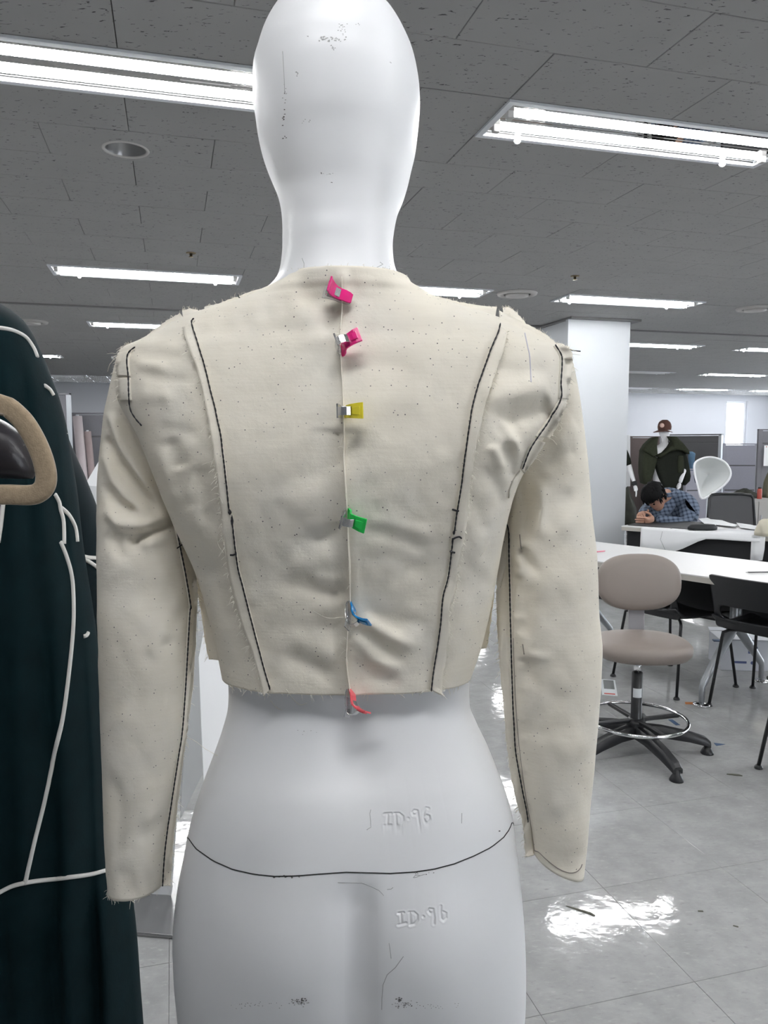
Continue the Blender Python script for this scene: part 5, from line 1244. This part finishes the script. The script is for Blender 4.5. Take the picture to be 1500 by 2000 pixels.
scrap('orange scrap on top of the white box', 1416, 1249, 0.192, [(-0.03, -0.02), (0.03, -0.015), (0.035, 0.02), (-0.02, 0.025)], 'orange', h=0.01)
scrap('blue scrap on top of the white box', 1400, 1252, 0.192, [(-0.025, -0.015), (0.02, -0.02), (0.03, 0.01), (-0.02, 0.02)], 'tape_blue', h=0.008)
cd = thing('packaging_card', 'white card with grey square and red line lying on the floor by the stool', 'card', onz(1189, 1343, 0.0), math.radians(-14))
MB().box((0, 0, 0.0015), (0.085, 0.30, 0.003)).build('card', M['label_white'], cd)
MB().box((0.002, 0.05, 0.0034), (0.06, 0.17, 0.001)).build('print', M['grey_print'], cd); MB().box((0.0, -0.125, 0.0034), (0.06, 0.018, 0.001)).build('print', M['red_print'], cd)
scrap('short blue tape strip on the floor behind the stool, upper one', 1317, 1411, 0.0, [(-0.012, -0.04), (0.012, -0.04), (0.010, 0.04), (-0.014, 0.04)], 'tape_blue', 'tape_strip', 'tape', 0.0012, 0.1)
scrap('short blue tape strip on the floor behind the stool, lower one', 1327, 1428, 0.0, [(-0.012, -0.035), (0.012, -0.035), (0.010, 0.035), (-0.014, 0.035)], 'tape_blue', 'tape_strip', 'tape', 0.0012, 0.25)
scrap('pointed blue scrap on the floor right of the stool', 1406, 1454, 0.0, [(-0.025, -0.02), (0.025, 0.0), (-0.022, 0.018)], 'tape_blue', 'tape_strip', 'tape', 0.0015)
scrap('brown scrap on the floor between the two chair feet', 1347, 1374, 0.0, [(-0.028, -0.012), (0.025, -0.015), (0.03, 0.012), (-0.02, 0.015)], 'orange', h=0.004)
scrap('dark shred on the floor right of the stool', 1434, 1514, 0.0, [(-0.03, 0.006), (0.0, -0.006), (0.03, -0.012), (0.02, 0.002), (-0.01, 0.008)], 'grime', h=0.004)
scrap('grey green lint clump on the floor right of the mannequin hip', 1138, 1780, 0.0, [(-0.045, 0.026), (-0.018, 0.006), (0.008, -0.010), (0.026, -0.024), (0.032, -0.022), (0.022, -0.008), (0.0, 0.004), (-0.025, 0.018)], 'grime', h=0.0025)
scrap('dark fibre on the floor at lower right', 1368, 1780, 0.0, [(-0.008, -0.002), (0.008, -0.003), (0.008, 0.002), (-0.007, 0.003)], 'grime', h=0.002)
scrap('dark fibre on the floor above the light reflection', 1437, 1810, 0.0, [(-0.007, 0.003), (0.006, -0.004), (0.008, 0.0), (-0.004, 0.005)], 'grime', h=0.002)

# ================================================================== FAR RIGHT
YP = 13.0
partition('brown office partition behind the capped mannequin', 1230, 1291, 852, 13.2, M['panel_brown'], (), dy=0.2)
partition('dark grey office partition right of the capped mannequin head', 1291, 1411, 848, 13.4, M['panel_dark'], (865, 900), dy=-0.9, fw=0.05)
partition('pale lilac office partition with stacked panels at right', 1411, 1482, 866, 12.6, M['panel_lilac'], (909, 957), dy=0.0, fw=0.05)
partition('pale lilac office partition low behind the person', 1338, 1411, 915, 12.2, M['panel_lilac'], (957,), dy=0.3, fw=0.03)
partition('grey office partition cut by the right picture edge', 1481, 1560, 838, 11.4, M['panel_grey'], (866,), dy=0.0, fw=0.06, frame='panel_dark')
# cabinet with things on it
cY = 10.4
a = at(1421, 975, cY); b = at(1545, 975, cY)
cb = thing('storage_cabinet', 'pale low storage cabinet at the right edge behind the mesh chair', 'cabinet', ((a.x + b.x) / 2, cY + 0.25, 0))
Lc = b.x - a.x; zt = a.z
MB().box((0, 0, zt / 2), (Lc, 0.45, zt), bev=0.005).build('body', M['cabinet'], cb)
for s in (-1, 1):
    dr_ = MB().box((s * Lc / 4, -0.232, zt / 2), (Lc / 2 - 0.01, 0.016, zt - 0.06), bev=0.003).build('door', M['cabinet'], cb); MB().box((s * 0.04, -0.246, zt * 0.6), (0.012, 0.014, 0.10), bev=0.003).build('handle', M['alu'], dr_)
def heap(name, label, cat, px, py, Y, sx, sy, sz, m, seed, z0):
    P = at(px, py, Y); t = thing(name, label, cat, (P.x, Y, z0)); r = np.random.RandomState(seed); R_ = []
    for f, s in ((0, 1.0), (0.25, 1.0), (0.55, 0.85), (0.8, 0.55), (1.0, 0.15)): R_.append([(sx * s * math.cos(q) * (1 + 0.18 * math.sin(2 * q + seed) + 0.1 * math.sin(5 * q + f * 4)), sy * s * math.sin(q), sz * f * (1 + 0.12 * math.sin(3 * q))) for q in np.linspace(0, 2 * math.pi, 28, endpoint=False)])
    MB().rings(R_).build('cloth', m, t, True); return t
heap('cloth_heap', 'dark camouflage cloth heap on the pale cabinet', 'cloth', 1455, 975, cY + 0.26, 0.17, 0.10, 0.12, M['camo'], 3, zt)
heap('khaki_bag', 'khaki cloth bag standing on the pale cabinet at the right edge', 'bag', 1503, 975, cY + 0.30, 0.10, 0.10, 0.36, M['khaki'], 5, zt)
P = at(1483, 975, cY + 0.06); t = thing('spray_can', 'small orange red can on the pale cabinet', 'can', (P.x, cY + 0.06, zt)); MB().lathe([(0.03, 0.0), (0.031, 0.01), (0.031, 0.12), (0.022, 0.14)], n=18).build('body', M['can'], t, True); MB().lathe([(0.022, 0.14), (0.022, 0.158), (0.0, 0.16)], n=18).build('cap', M['camo'], t, True)
P = at(1496, 890, 11.3); t = thing('pinned_sheet', 'white sheet pinned to the partition at the right edge', 'paper', P); MB().box((0.02, 0, 0), (0.10, 0.003, 0.30)).build('sheet', M['paper'], t); MB().lathe([(0.0, -0.004), (0.008, -0.003), (0.008, 0)], (0.0, -0.003, 0.13), 8, Matrix.Rotation(math.radians(90), 3, 'X')).build('pin', M['can'], t)

# ---- far mannequins
def skin(name, pts, edges, m, parent=None, origin=(0, 0, 0), root=0, sub=2):
    me = bpy.data.meshes.new(name); o_ = Vector(origin)
    me.from_pydata([tuple(Vector(p[:3]) - o_) for p in pts], edges, []); me.materials.append(m)
    o = bpy.data.objects.new(name, me); COL.objects.link(o)
    if parent: o.parent = parent
    md = o.modifiers.new('skin', 'SKIN'); md.use_smooth_shade = True
    for i, p in enumerate(pts):
        r = p[3]; me.skin_vertices[0].data[i].radius = (r, r) if not isinstance(r, tuple) else r
    me.skin_vertices[0].data[root].use_root = True
    s = o.modifiers.new('sub', 'SUBSURF'); s.levels = sub; s.render_levels = sub
    return o
def chain(n, off=0): return [(off + i, off + i + 1) for i in range(n - 1)]
def hand(wrist, d, side, m, parent, origin, sc=1.0, curl=0.4, palm_n=None):
    """palm with five bent fingers; d = pointing direction, side = thumb side"""
    d = Vector(d).normalized(); s = Vector(side); s = (s - d * s.dot(d)).normalized(); n = d.cross(s)
    w = Vector(wrist); pts = [(*w, 0.024 * sc), (*(w + d * 0.045 * sc), 0.030 * sc), (*(w + d * 0.08 * sc), 0.030 * sc)]; ed = chain(3)
    for k, (off, ln) in enumerate(((0.027, 0.070), (0.009, 0.080), (-0.009, 0.074), (-0.026, 0.058))):
        b = w + d * 0.085 * sc + s * off * sc; i = len(pts); e = d
        pts.append((*b, 0.0095 * sc))
        for q in range(3): e = (e + n * curl).normalized(); b = b + e * ln * sc / 3; pts.append((*b, (0.009 - 0.001 * q) * sc))
        ed += [(2, i)] + chain(4, i)
    i = len(pts); b = w + d * 0.03 * sc + s * 0.034 * sc; pts += [(*b, 0.011 * sc), (*(b + (d * 0.6 + s * 0.6) * 0.034 * sc), 0.010 * sc), (*(b + (d * 0.9 + s * 0.6 + n * 0.3) * 0.06 * sc), 0.008 * sc)]; ed += [(1, i), (i, i + 1), (i + 1, i + 2)]
    return skin('hand', pts, ed, m, parent, origin, 0, 1)
MY = 12.0
mo = at(1298, 870, MY); fm = thing('mannequin', 'white mannequin in an olive jacket and brown cap in the far background', 'mannequin', (mo.x, MY, 0)); OF = (mo.x, MY, 0)
g = lambda x, y, dY=0.0: at(x, y, MY + dY)
hd = [(826, 1292, 1302, MY, 0.03, 0.03, 2), (832, 1288, 1308, MY, 0.07, 0.07, 2), (842, 1287, 1309, MY, 0.085, 0.09, 2), (850, 1289, 1307, MY, 0.075, 0.08, 2), (856, 1292, 1305, MY, 0.055, 0.06, 2), (864, 1292, 1304, MY, 0.05, 0.05, 2), (868, 1288, 1308, MY, 0.06, 0.05, 2.1), (874, 1272, 1324, MY, 0.09, 0.07, 2.3), (890, 1266, 1330, MY, 0.11, 0.09, 2.4), (930, 1276, 1322, MY, 0.09, 0.08, 2.3), (950, 1276, 1324, MY, 0.10, 0.09, 2.3), (975, 1270, 1328, MY, 0.11, 0.1, 2.3), (1000, 1274, 1324, MY, 0.09, 0.08, 2.2)]
W, _ = loft_np(hd, 70, 32); grid_mb(W, (True, True)).build('head_and_torso', M['mannequin'], fm, True, OF)
for s in (-1, 1):
    MB().tube([(mo.x + s * 0.10, MY, 0.42 + 0.0), (mo.x + s * 0.09, MY, 0.0)], [0.07, 0.04], 14).build('leg', M['mannequin'], fm, True, OF)
    MB().tube([(mo.x + s * 0.10, MY, 0.42), (mo.x + s * 0.11, MY, W[-1, 0, 2] + 0.05)], [0.07, 0.09], 14).build('thigh', M['mannequin'], fm, True, OF)
fa = skin('arm', [(*g(1332, 885), 0.05), (*g(1337, 915, -0.03), 0.042), (*g(1332, 930, -0.17), 0.036), (*g(1328, 944, -0.2), 0.028)], chain(4), M['mannequin'], fm, OF)
hand(g(1328, 943, -0.2), g(1324, 956, -0.23) - g(1328, 944, -0.2), (-0.3, -1, 0), M['mannequin'], fm, OF, 1.1, 0.12)
skin('arm', [(*g(1264, 885), 0.05), (*g(1260, 915, -0.03), 0.042), (*g(1261, 945, -0.06), 0.028)], chain(3), M['mannequin'], fm, OF)
cp = thing('cap', 'brown baseball cap with a pale patch on the far mannequin', 'cap', g(1298, 840)); OCp = tuple(cp.location)
W, _ = loft_np([(820, 1294, 1303, MY, 0.04, 0.04, 2), (823, 1289, 1307, MY, 0.075, 0.075, 2), (828, 1286, 1310, MY, 0.095, 0.095, 2), (834, 1285, 1311, MY, 0.102, 0.105, 2), (840, 1286, 1310, MY, 0.102, 0.105, 2)], 20, 32); grid_mb(W, (True, False)).build('crown', M['cap'], cp, True, OCp)
R_ = []
c0 = g(1297, 838)
for f, dz in ((0.085, 0.0), (0.17, -0.03)): R_.append([(c0.x + (f - 0.0) * math.sin(q) * 0.95 - 0.03, MY - f * math.cos(q), c0.z + dz - 0.02 * abs(math.sin(q))) for q in np.linspace(-1.3, 0.9, 12)])
o = MB().rings(R_, cap=(False, False), closed=False).build('brim', M['cap'], cp, True, OCp); md = o.modifiers.new('t', 'SOLIDIFY'); md.thickness = 0.008
p = at(1292.5, 831, MY - 0.098); MB().lathe([(0.0, 0.0), (0.034, 0.002), (0.036, 0.01), (0.0, 0.012)], p, 14, Matrix.Rotation(math.radians(80), 3, 'X')).build('patch', M['cap_patch'], cp, True, OCp)
oj = thing('jacket', 'olive green wool jacket with a wide collar on the far capped mannequin', 'jacket', g(1298, 910)); OO = tuple(oj.location)
def cloth_panel(poly, dY, th, m, nm, parent, o, bulge=0.05):
    """rounded cloth panel: outline points in the photo frame, bulging towards the room"""
    P = [at(x, y, MY + dY) for x, y in poly]; n = len(P); c = sum(P, Vector()) / n; R_ = []
    for f, d in ((1.0, 0.0), (0.97, -bulge * 0.5), (0.75, -bulge * 0.95), (0.4, -bulge * 1.05), (0.02, -bulge * 1.1)): R_.append([c + (p - c) * f + Vector((0, d, 0)) for p in P])
    back = [[p + Vector((0, th, 0)) for p in P]]
    mb = MB().rings(back + R_, cap=(True, True)); return mb.build(nm, m, parent, True, o)
cloth_panel([(1284, 895), (1270, 884), (1257, 880), (1255, 905), (1255, 925), (1258, 944), (1268, 948), (1277, 922), (1281, 905)], -0.135, 0.2, M['olive'], 'left_front', oj, OO, 0.05)
cloth_panel([(1279, 902), (1296, 884), (1324, 876), (1336, 884), (1336, 915), (1332, 948), (1320, 962), (1300, 958), (1289, 934), (1282, 912)], -0.135, 0.2, M['olive_dark'], 'right_front', oj, OO, 0.05)
cloth_panel([(1284, 888), (1283, 872), (1286, 853), (1276, 855), (1262, 868), (1255, 880), (1268, 886), (1276, 893)], -0.19, 0.16, M['olive'], 'left_collar', oj, OO, 0.03)
cloth_panel([(1283, 890), (1296, 884), (1308, 872), (1316, 862), (1308, 852), (1322, 853), (1335, 866), (1346, 880), (1347, 887), (1335, 881), (1322, 879), (1304, 884), (1290, 894)], -0.20, 0.16, M['olive'], 'right_collar', oj, OO, 0.03)
cloth_panel([(1322, 882), (1338, 884), (1344, 905), (1348, 930), (1346, 940), (1338, 948), (1331, 946), (1336, 925), (1328, 908)], -0.02, 0.12, M['olive_dark'], 'cape_sleeve', oj, OO, 0.07)
cloth_panel([(1325, 890), (1334, 890), (1335, 910), (1332, 924), (1324, 924), (1323, 905)], -0.19, 0.2, M['olive'], 'sleeve', oj, OO, 0.03)
# second far mannequin, mostly behind the column: only a dark sleeve, a forearm and a wristband show
m2 = thing('mannequin', 'white mannequin arm with dark sleeve showing beside the column', 'mannequin', (at(1195, 870, MY).x, MY, 0)); O2 = tuple(m2.location)
x0 = at(1195, 870, MY).x
W, _ = loft_np([(830, 1190, 1200, MY, 0.04, 0.04, 2), (845, 1184, 1206, MY, 0.09, 0.09, 2), (860, 1190, 1200, MY, 0.05, 0.05, 2), (870, 1170, 1218, MY, 0.09, 0.08, 2.3), (930, 1175, 1215, MY, 0.09, 0.08, 2.3), (1000, 1172, 1217, MY, 0.09, 0.08, 2.2)], 50, 28); grid_mb(W, (True, True)).build('head_and_torso', M['mannequin'], m2, True, O2)
for s in (-1, 1): MB().tube([(x0 + s * 0.1, MY, W[-1, 0, 2] + 0.03), (x0 + s * 0.09, MY, 0.0)], [0.085, 0.045], 12).build('leg', M['mannequin'], m2, True, O2)
skin('sleeve', [(*g(1214, 876), 0.075), (*g(1222, 893), 0.07), (*g(1228, 910, -0.04), 0.055)], chain(3), M['olive_dark'], m2, O2)
skin('arm', [(*g(1227, 905, -0.02), 0.045), (*g(1233, 925, -0.05), 0.038), (*g(1239, 943, -0.08), 0.028)], chain(3), M['mannequin'], m2, O2)
MB().tube([g(1237.6, 940, -0.075), g(1239.5, 948, -0.085)], 0.042, 14).build('wristband', M['mat_black'], m2, True, O2)
hand(g(1240, 947, -0.085), g(1243, 962, -0.1) - g(1240, 948, -0.085), (-0.4, -1, 0), M['mannequin'], m2, O2, 1.15, 0.12)
ws = tag(MB().prism([at(x, y, 12.9) for x, y in [(1214, 850), (1231, 850), (1231, 950), (1214, 950)]], (0, 0.02, 0)).build('white_sheet', M['paper'], None, False, tuple(at(1222, 900, 12.9))), 'white sheet on the partition directly beside the column', 'paper')
heap('dark_bag', 'dark camouflage bag on the floor line beside the column behind the table', 'bag', 1224, 990, 8.6, 0.10, 0.10, 0.40, M['camo'], 9, 0.50)
sd = thing('side_shelf', 'small dark shelf unit behind the column carrying the camouflage bag', 'shelf', (at(1222, 990, 8.6).x, 8.6, 0)); MB().box((0, 0, 0.485), (0.34, 0.34, 0.03)).build('top_board', M['panel_brown'], sd)
for sx in (-1, 1):
    for sy in (-1, 1): MB().box((sx * 0.15, sy * 0.15, 0.235), (0.03, 0.03, 0.47)).build('leg', M['black'], sd)
# denim garment beside the olive jacket
dj = thing('denim_garment', 'light and dark blue denim garment hanging behind the olive jacket sleeve', 'garment', at(1354, 910, 12.3)); OD = tuple(dj.location)
W, _ = loft_np([(882, 1346, 1352, 12.3, 0.03, 0.03, 2), (886, 1344, 1358, 12.3, 0.05, 0.04, 2), (900, 1345, 1356, 12.3, 0.06, 0.05, 2), (922, 1347, 1359, 12.3, 0.06, 0.05, 2), (928, 1348, 1361, 12.3, 0.06, 0.05, 2)], 30, 20); grid_mb(W, (True, True)).build('upper_part', M['denim'], dj, True, OD)
W, _ = loft_np([(927, 1347, 1362, 12.3, 0.062, 0.055, 2), (935, 1349, 1363, 12.3, 0.062, 0.05, 2), (943, 1353, 1361, 12.3, 0.05, 0.04, 2)], 14, 20); grid_mb(W, (True, True)).build('lower_part', M['denim_dark'], dj, True, OD)
# white stiff mesh cone
wc = thing('mesh_cone', 'translucent white stiff mesh cone standing out left of the mesh chair', 'mesh cone', at(1390, 930, 9.5)); OW = tuple(wc.location)
tip = at(1383, 928, 9.85); rim = [(1357, 905), (1372, 895), (1390, 893), (1408, 898), (1420, 907), (1427, 921), (1425, 934), (1414, 948), (1396, 961), (1371, 974), (1363, 950), (1357, 925)]
rim3 = [at(x, y, 9.5 + 0.10 * math.sin(i / 12 * 6.283 + 0.6)) for i, (x, y) in enumerate(rim)]
rimd = []
for i in range(12):
    p0_, p1_, p2_, p3_ = [rim3[(i + k) % 12] for k in (-1, 0, 1, 2)]
    for tt in (0, 0.25, 0.5, 0.75): rimd.append(0.5 * (2 * p1_ + (p2_ - p0_) * tt + (2 * p0_ - 5 * p1_ + 4 * p2_ - p3_) * tt * tt + (3 * p1_ - p0_ - 3 * p2_ + p3_) * tt ** 3))
R_ = [[tip.lerp(p, f) + Vector((0, 0.12 * math.sin(f * math.pi), 0)) for p in rimd] for f in (0.02, 0.25, 0.5, 0.75, 0.92, 1.0)]
o = MB().rings(R_, cap=(False, False)).build('cone', M['mesh_white'], wc, True, OW); md = o.modifiers.new('t', 'SOLIDIFY'); md.thickness = 0.004
MB().loop(rimd, 0.012, 8).build('rim', M['paper'], wc, True, OW)
sp_ = thing('stand_pole', 'thin stand carrying the white mesh cone', 'stand', (at(1385, 960, 9.75).x, 9.8, 0)); MB().tube([(0, 0, 0.02), (0, 0, at(1385, 955, 9.8).z)], 0.01, 8).build('pole', M['alu'], sp_, True); MB().lathe([(0.12, 0), (0.12, 0.015), (0.015, 0.025)], n=20).build('base', M['alu'], sp_, True)

# ================================================================== PERSON
PN = thing('person', 'person in a blue plaid shirt bent over the far table with head lowered', 'person', PC); OPn = PC
h_ = lambda x, y, Y: at(x, y, Y)
pel = Vector((2.90, 7.55, 0.56)); ch = h_(1333, 1000, 7.28); up = h_(1318, 972, 7.20)
shr = h_(1340, 985, 7.10); shl = h_(1283, 978, 7.42); nk = h_(1302, 962, 7.08)
elr = h_(1341, 1023, 6.98); wrr = h_(1278, 1014, 6.78); ell = h_(1262, 995, 7.22); wrl = h_(1254, 1003, 6.90)
skin('shirt', [(*pel, (0.17, 0.13)), (*pel.lerp(ch, 0.5), (0.165, 0.13)), (*ch, (0.17, 0.135)), (*up, (0.12, 0.10)), (*nk, 0.062), (*shr, 0.078), (*shr.lerp(elr, 0.5), 0.070), (*elr, 0.058), (*elr.lerp(wrr, 0.5), 0.054), (*wrr.lerp(elr, 0.08), 0.044), (*shl, 0.078), (*shl.lerp(ell, 0.5), 0.066), (*ell, 0.056), (*wrl.lerp(ell, 0.12), 0.042)],
     [(0, 1), (1, 2), (2, 3), (3, 4), (3, 5), (5, 6), (6, 7), (7, 8), (8, 9), (3, 10), (10, 11), (11, 12), (12, 13)], M['plaid'], PN, OPn)
skin('shirt_front', [(*up.lerp(nk, 0.5), 0.09), (*h_(1300, 985, 7.14), 0.10), (*h_(1284, 1003, 7.08), 0.10), (*h_(1272, 1008, 7.05), 0.085)], chain(4), M['plaid'], PN, OPn)
hip_d = Vector((-0.62, -0.60, 0)).normalized(); sd_ = Vector((0.70, -0.71, 0))
for s in (-1, 1):
    k0 = pel + sd_ * 0.1 * s + Vector((0, 0, -0.03)); kn = k0 + hip_d * 0.40 + Vector((0, 0, -0.02)); ft = Vector((kn.x, kn.y, 0.08)) - hip_d * 0.05
    skin('leg', [(*k0, 0.09), (*k0.lerp(kn, 0.5), 0.085), (*kn, 0.065), (*kn.lerp(ft, 0.5), 0.055), (*ft, 0.04)], chain(5), M['black'], PN, OPn)
    skin('shoe', [(*(ft + Vector((0, 0, -0.03)) - hip_d * 0.04), 0.035), (*(ft + hip_d * 0.08 + Vector((0, 0, -0.04))), 0.04), (*(ft + hip_d * 0.18 + Vector((0, 0, -0.048))), 0.03)], chain(3), M['black_plastic'], PN, OPn)
# head bowed: face looks down and to the left of the picture
hc = h_(1279, 970, 6.98)
look = Vector((-0.50, -0.42, -0.76)).normalized(); crown = (Vector((0, 0, 1)) - look * look.z).normalized()
crown = (crown * 0.95 + Vector((-0.35, -0.1, 0))).normalized(); crown = (crown - look * crown.dot(look)).normalized(); ear = look.cross(crown)
HM = Matrix((ear, look, crown)).transposed()
def head_pt(v): return hc + HM @ Vector(v)
prof = [(-0.125, 0.020, 0.022, 0.045), (-0.115, 0.040, 0.045, 0.035), (-0.095, 0.052, 0.062, 0.022), (-0.06, 0.066, 0.080, 0.008), (-0.02, 0.073, 0.092, 0.0), (0.02, 0.076, 0.097, -0.004), (0.06, 0.074, 0.095, -0.006), (0.095, 0.060, 0.078, -0.006), (0.115, 0.040, 0.05, -0.006), (0.124, 0.012, 0.016, -0.006)]
R_ = []
for z, rx, ry, cy in prof: R_.append([head_pt((rx * math.cos(q), cy + ry * math.sin(q) + (0.022 * math.exp(-((z + 0.035) / 0.022) ** 2) * math.exp(-((q - math.pi / 2) / 0.16) ** 2)), z)) for q in np.linspace(0, 2 * math.pi, 32, endpoint=False)])
MB().rings(R_).build('head', M['skin'], PN, True, OPn)
MB().tube([nk + Vector((0.02, 0.03, -0.02)), head_pt((0, -0.02, -0.07))], [0.055, 0.052], 16).build('neck', M['skin'], PN, True, OPn)
for s in (-1, 1):
    MB().loop([head_pt((s * (0.076 + 0.012 * (math.sin(q) > 0)), -0.012 + 0.016 * math.cos(q), -0.02 + 0.030 * math.sin(q))) for q in np.linspace(0, 2 * math.pi, 14, endpoint=False)], 0.008, 6).build('ear', M['skin'], PN, True, OPn)
    MB().lathe([(0, -0.009), (0.007, -0.006), (0.0095, 0), (0.007, 0.006), (0, 0.009)], head_pt((s * 0.030, 0.088, 0.0)), 10).build('eye', M['hair'], PN, True, OPn)
    MB().tube([head_pt((s * 0.015, 0.097, 0.024)), head_pt((s * 0.032, 0.093, 0.028)), head_pt((s * 0.048, 0.080, 0.022))], 0.004, 6).build('eyebrow', M['hair'], PN, True, OPn)
MB().tube([head_pt((-0.022, 0.080, -0.075)), head_pt((0, 0.086, -0.076)), head_pt((0.022, 0.080, -0.075))], 0.005, 6).build('mouth', mat('lips', (0.30, 0.12, 0.10), 0.6), PN, True, OPn)
rr = np.random.RandomState(5); R_ = []
for z, rx, ry, cy in [(-0.055, 0.074, 0.070, -0.032), (-0.03, 0.084, 0.088, -0.022), (0.0, 0.090, 0.098, -0.018), (0.035, 0.093, 0.110, -0.004), (0.07, 0.092, 0.115, -0.004), (0.10, 0.080, 0.100, -0.004), (0.125, 0.058, 0.072, -0.004), (0.140, 0.02, 0.026, -0.004)]:
    r_ = []
    for q in np.linspace(0, 2 * math.pi, 40, endpoint=False):
        k = 1 + 0.05 * rr.randn(); fx_ = rx * math.cos(q) * k; fy = cy + ry * math.sin(q) * k
        if z < 0.03 and math.sin(q) > 0.35: fy = min(fy, 0.03)
        if z < 0.02 and math.sin(q) > 0.2: fx_ *= 0.93
        r_.append(head_pt((fx_, fy, z + 0.004 * rr.randn())))
    R_.append(r_)
MB().rings(R_).build('hair', M['hair'], PN, True, OPn)
lk = MB()
for _ in range(90):
    q = rr.uniform(0, 6.283); z = rr.uniform(-0.03, 0.13); s_ = math.sqrt(max(0.05, 1 - ((z - 0.03) / 0.115) ** 2)); p = Vector((0.09 * s_ * math.cos(q), -0.004 + 0.110 * s_ * math.sin(q), z))
    if z < 0.05 and math.sin(q) > 0.5: continue
    d = Vector((p.x, p.y + 0.02, 0)).normalized() * 0.012; lk.tube([head_pt(p), head_pt(p + d + Vector((0, 0.008, -0.012))), head_pt(p + d * 0.9 + Vector((0, 0.014, -0.03)))], [0.008, 0.006, 0.002], 5)
lk.build('hair_locks', M['hair'], PN, True, OPn)
hand(wrr, Vector((-0.86, -0.30, -0.12)), (0.1, -0.2, 1), M['skin'], PN, OPn, 1.15, 0.35)
hand(wrl, Vector((-0.35, -0.75, -0.10)), (0.9, -0.2, 0.5), M['skin'], PN, OPn, 1.15, -0.45)
W = []
MB().loop([nk + Vector((0.075 * math.cos(q), 0.075 * math.sin(q), 0.02 * math.sin(q + 0.5))) for q in np.linspace(0, 2 * math.pi, 24, endpoint=False)], 0.022, 8).build('collar', M['plaid'], PN, True, OPn)
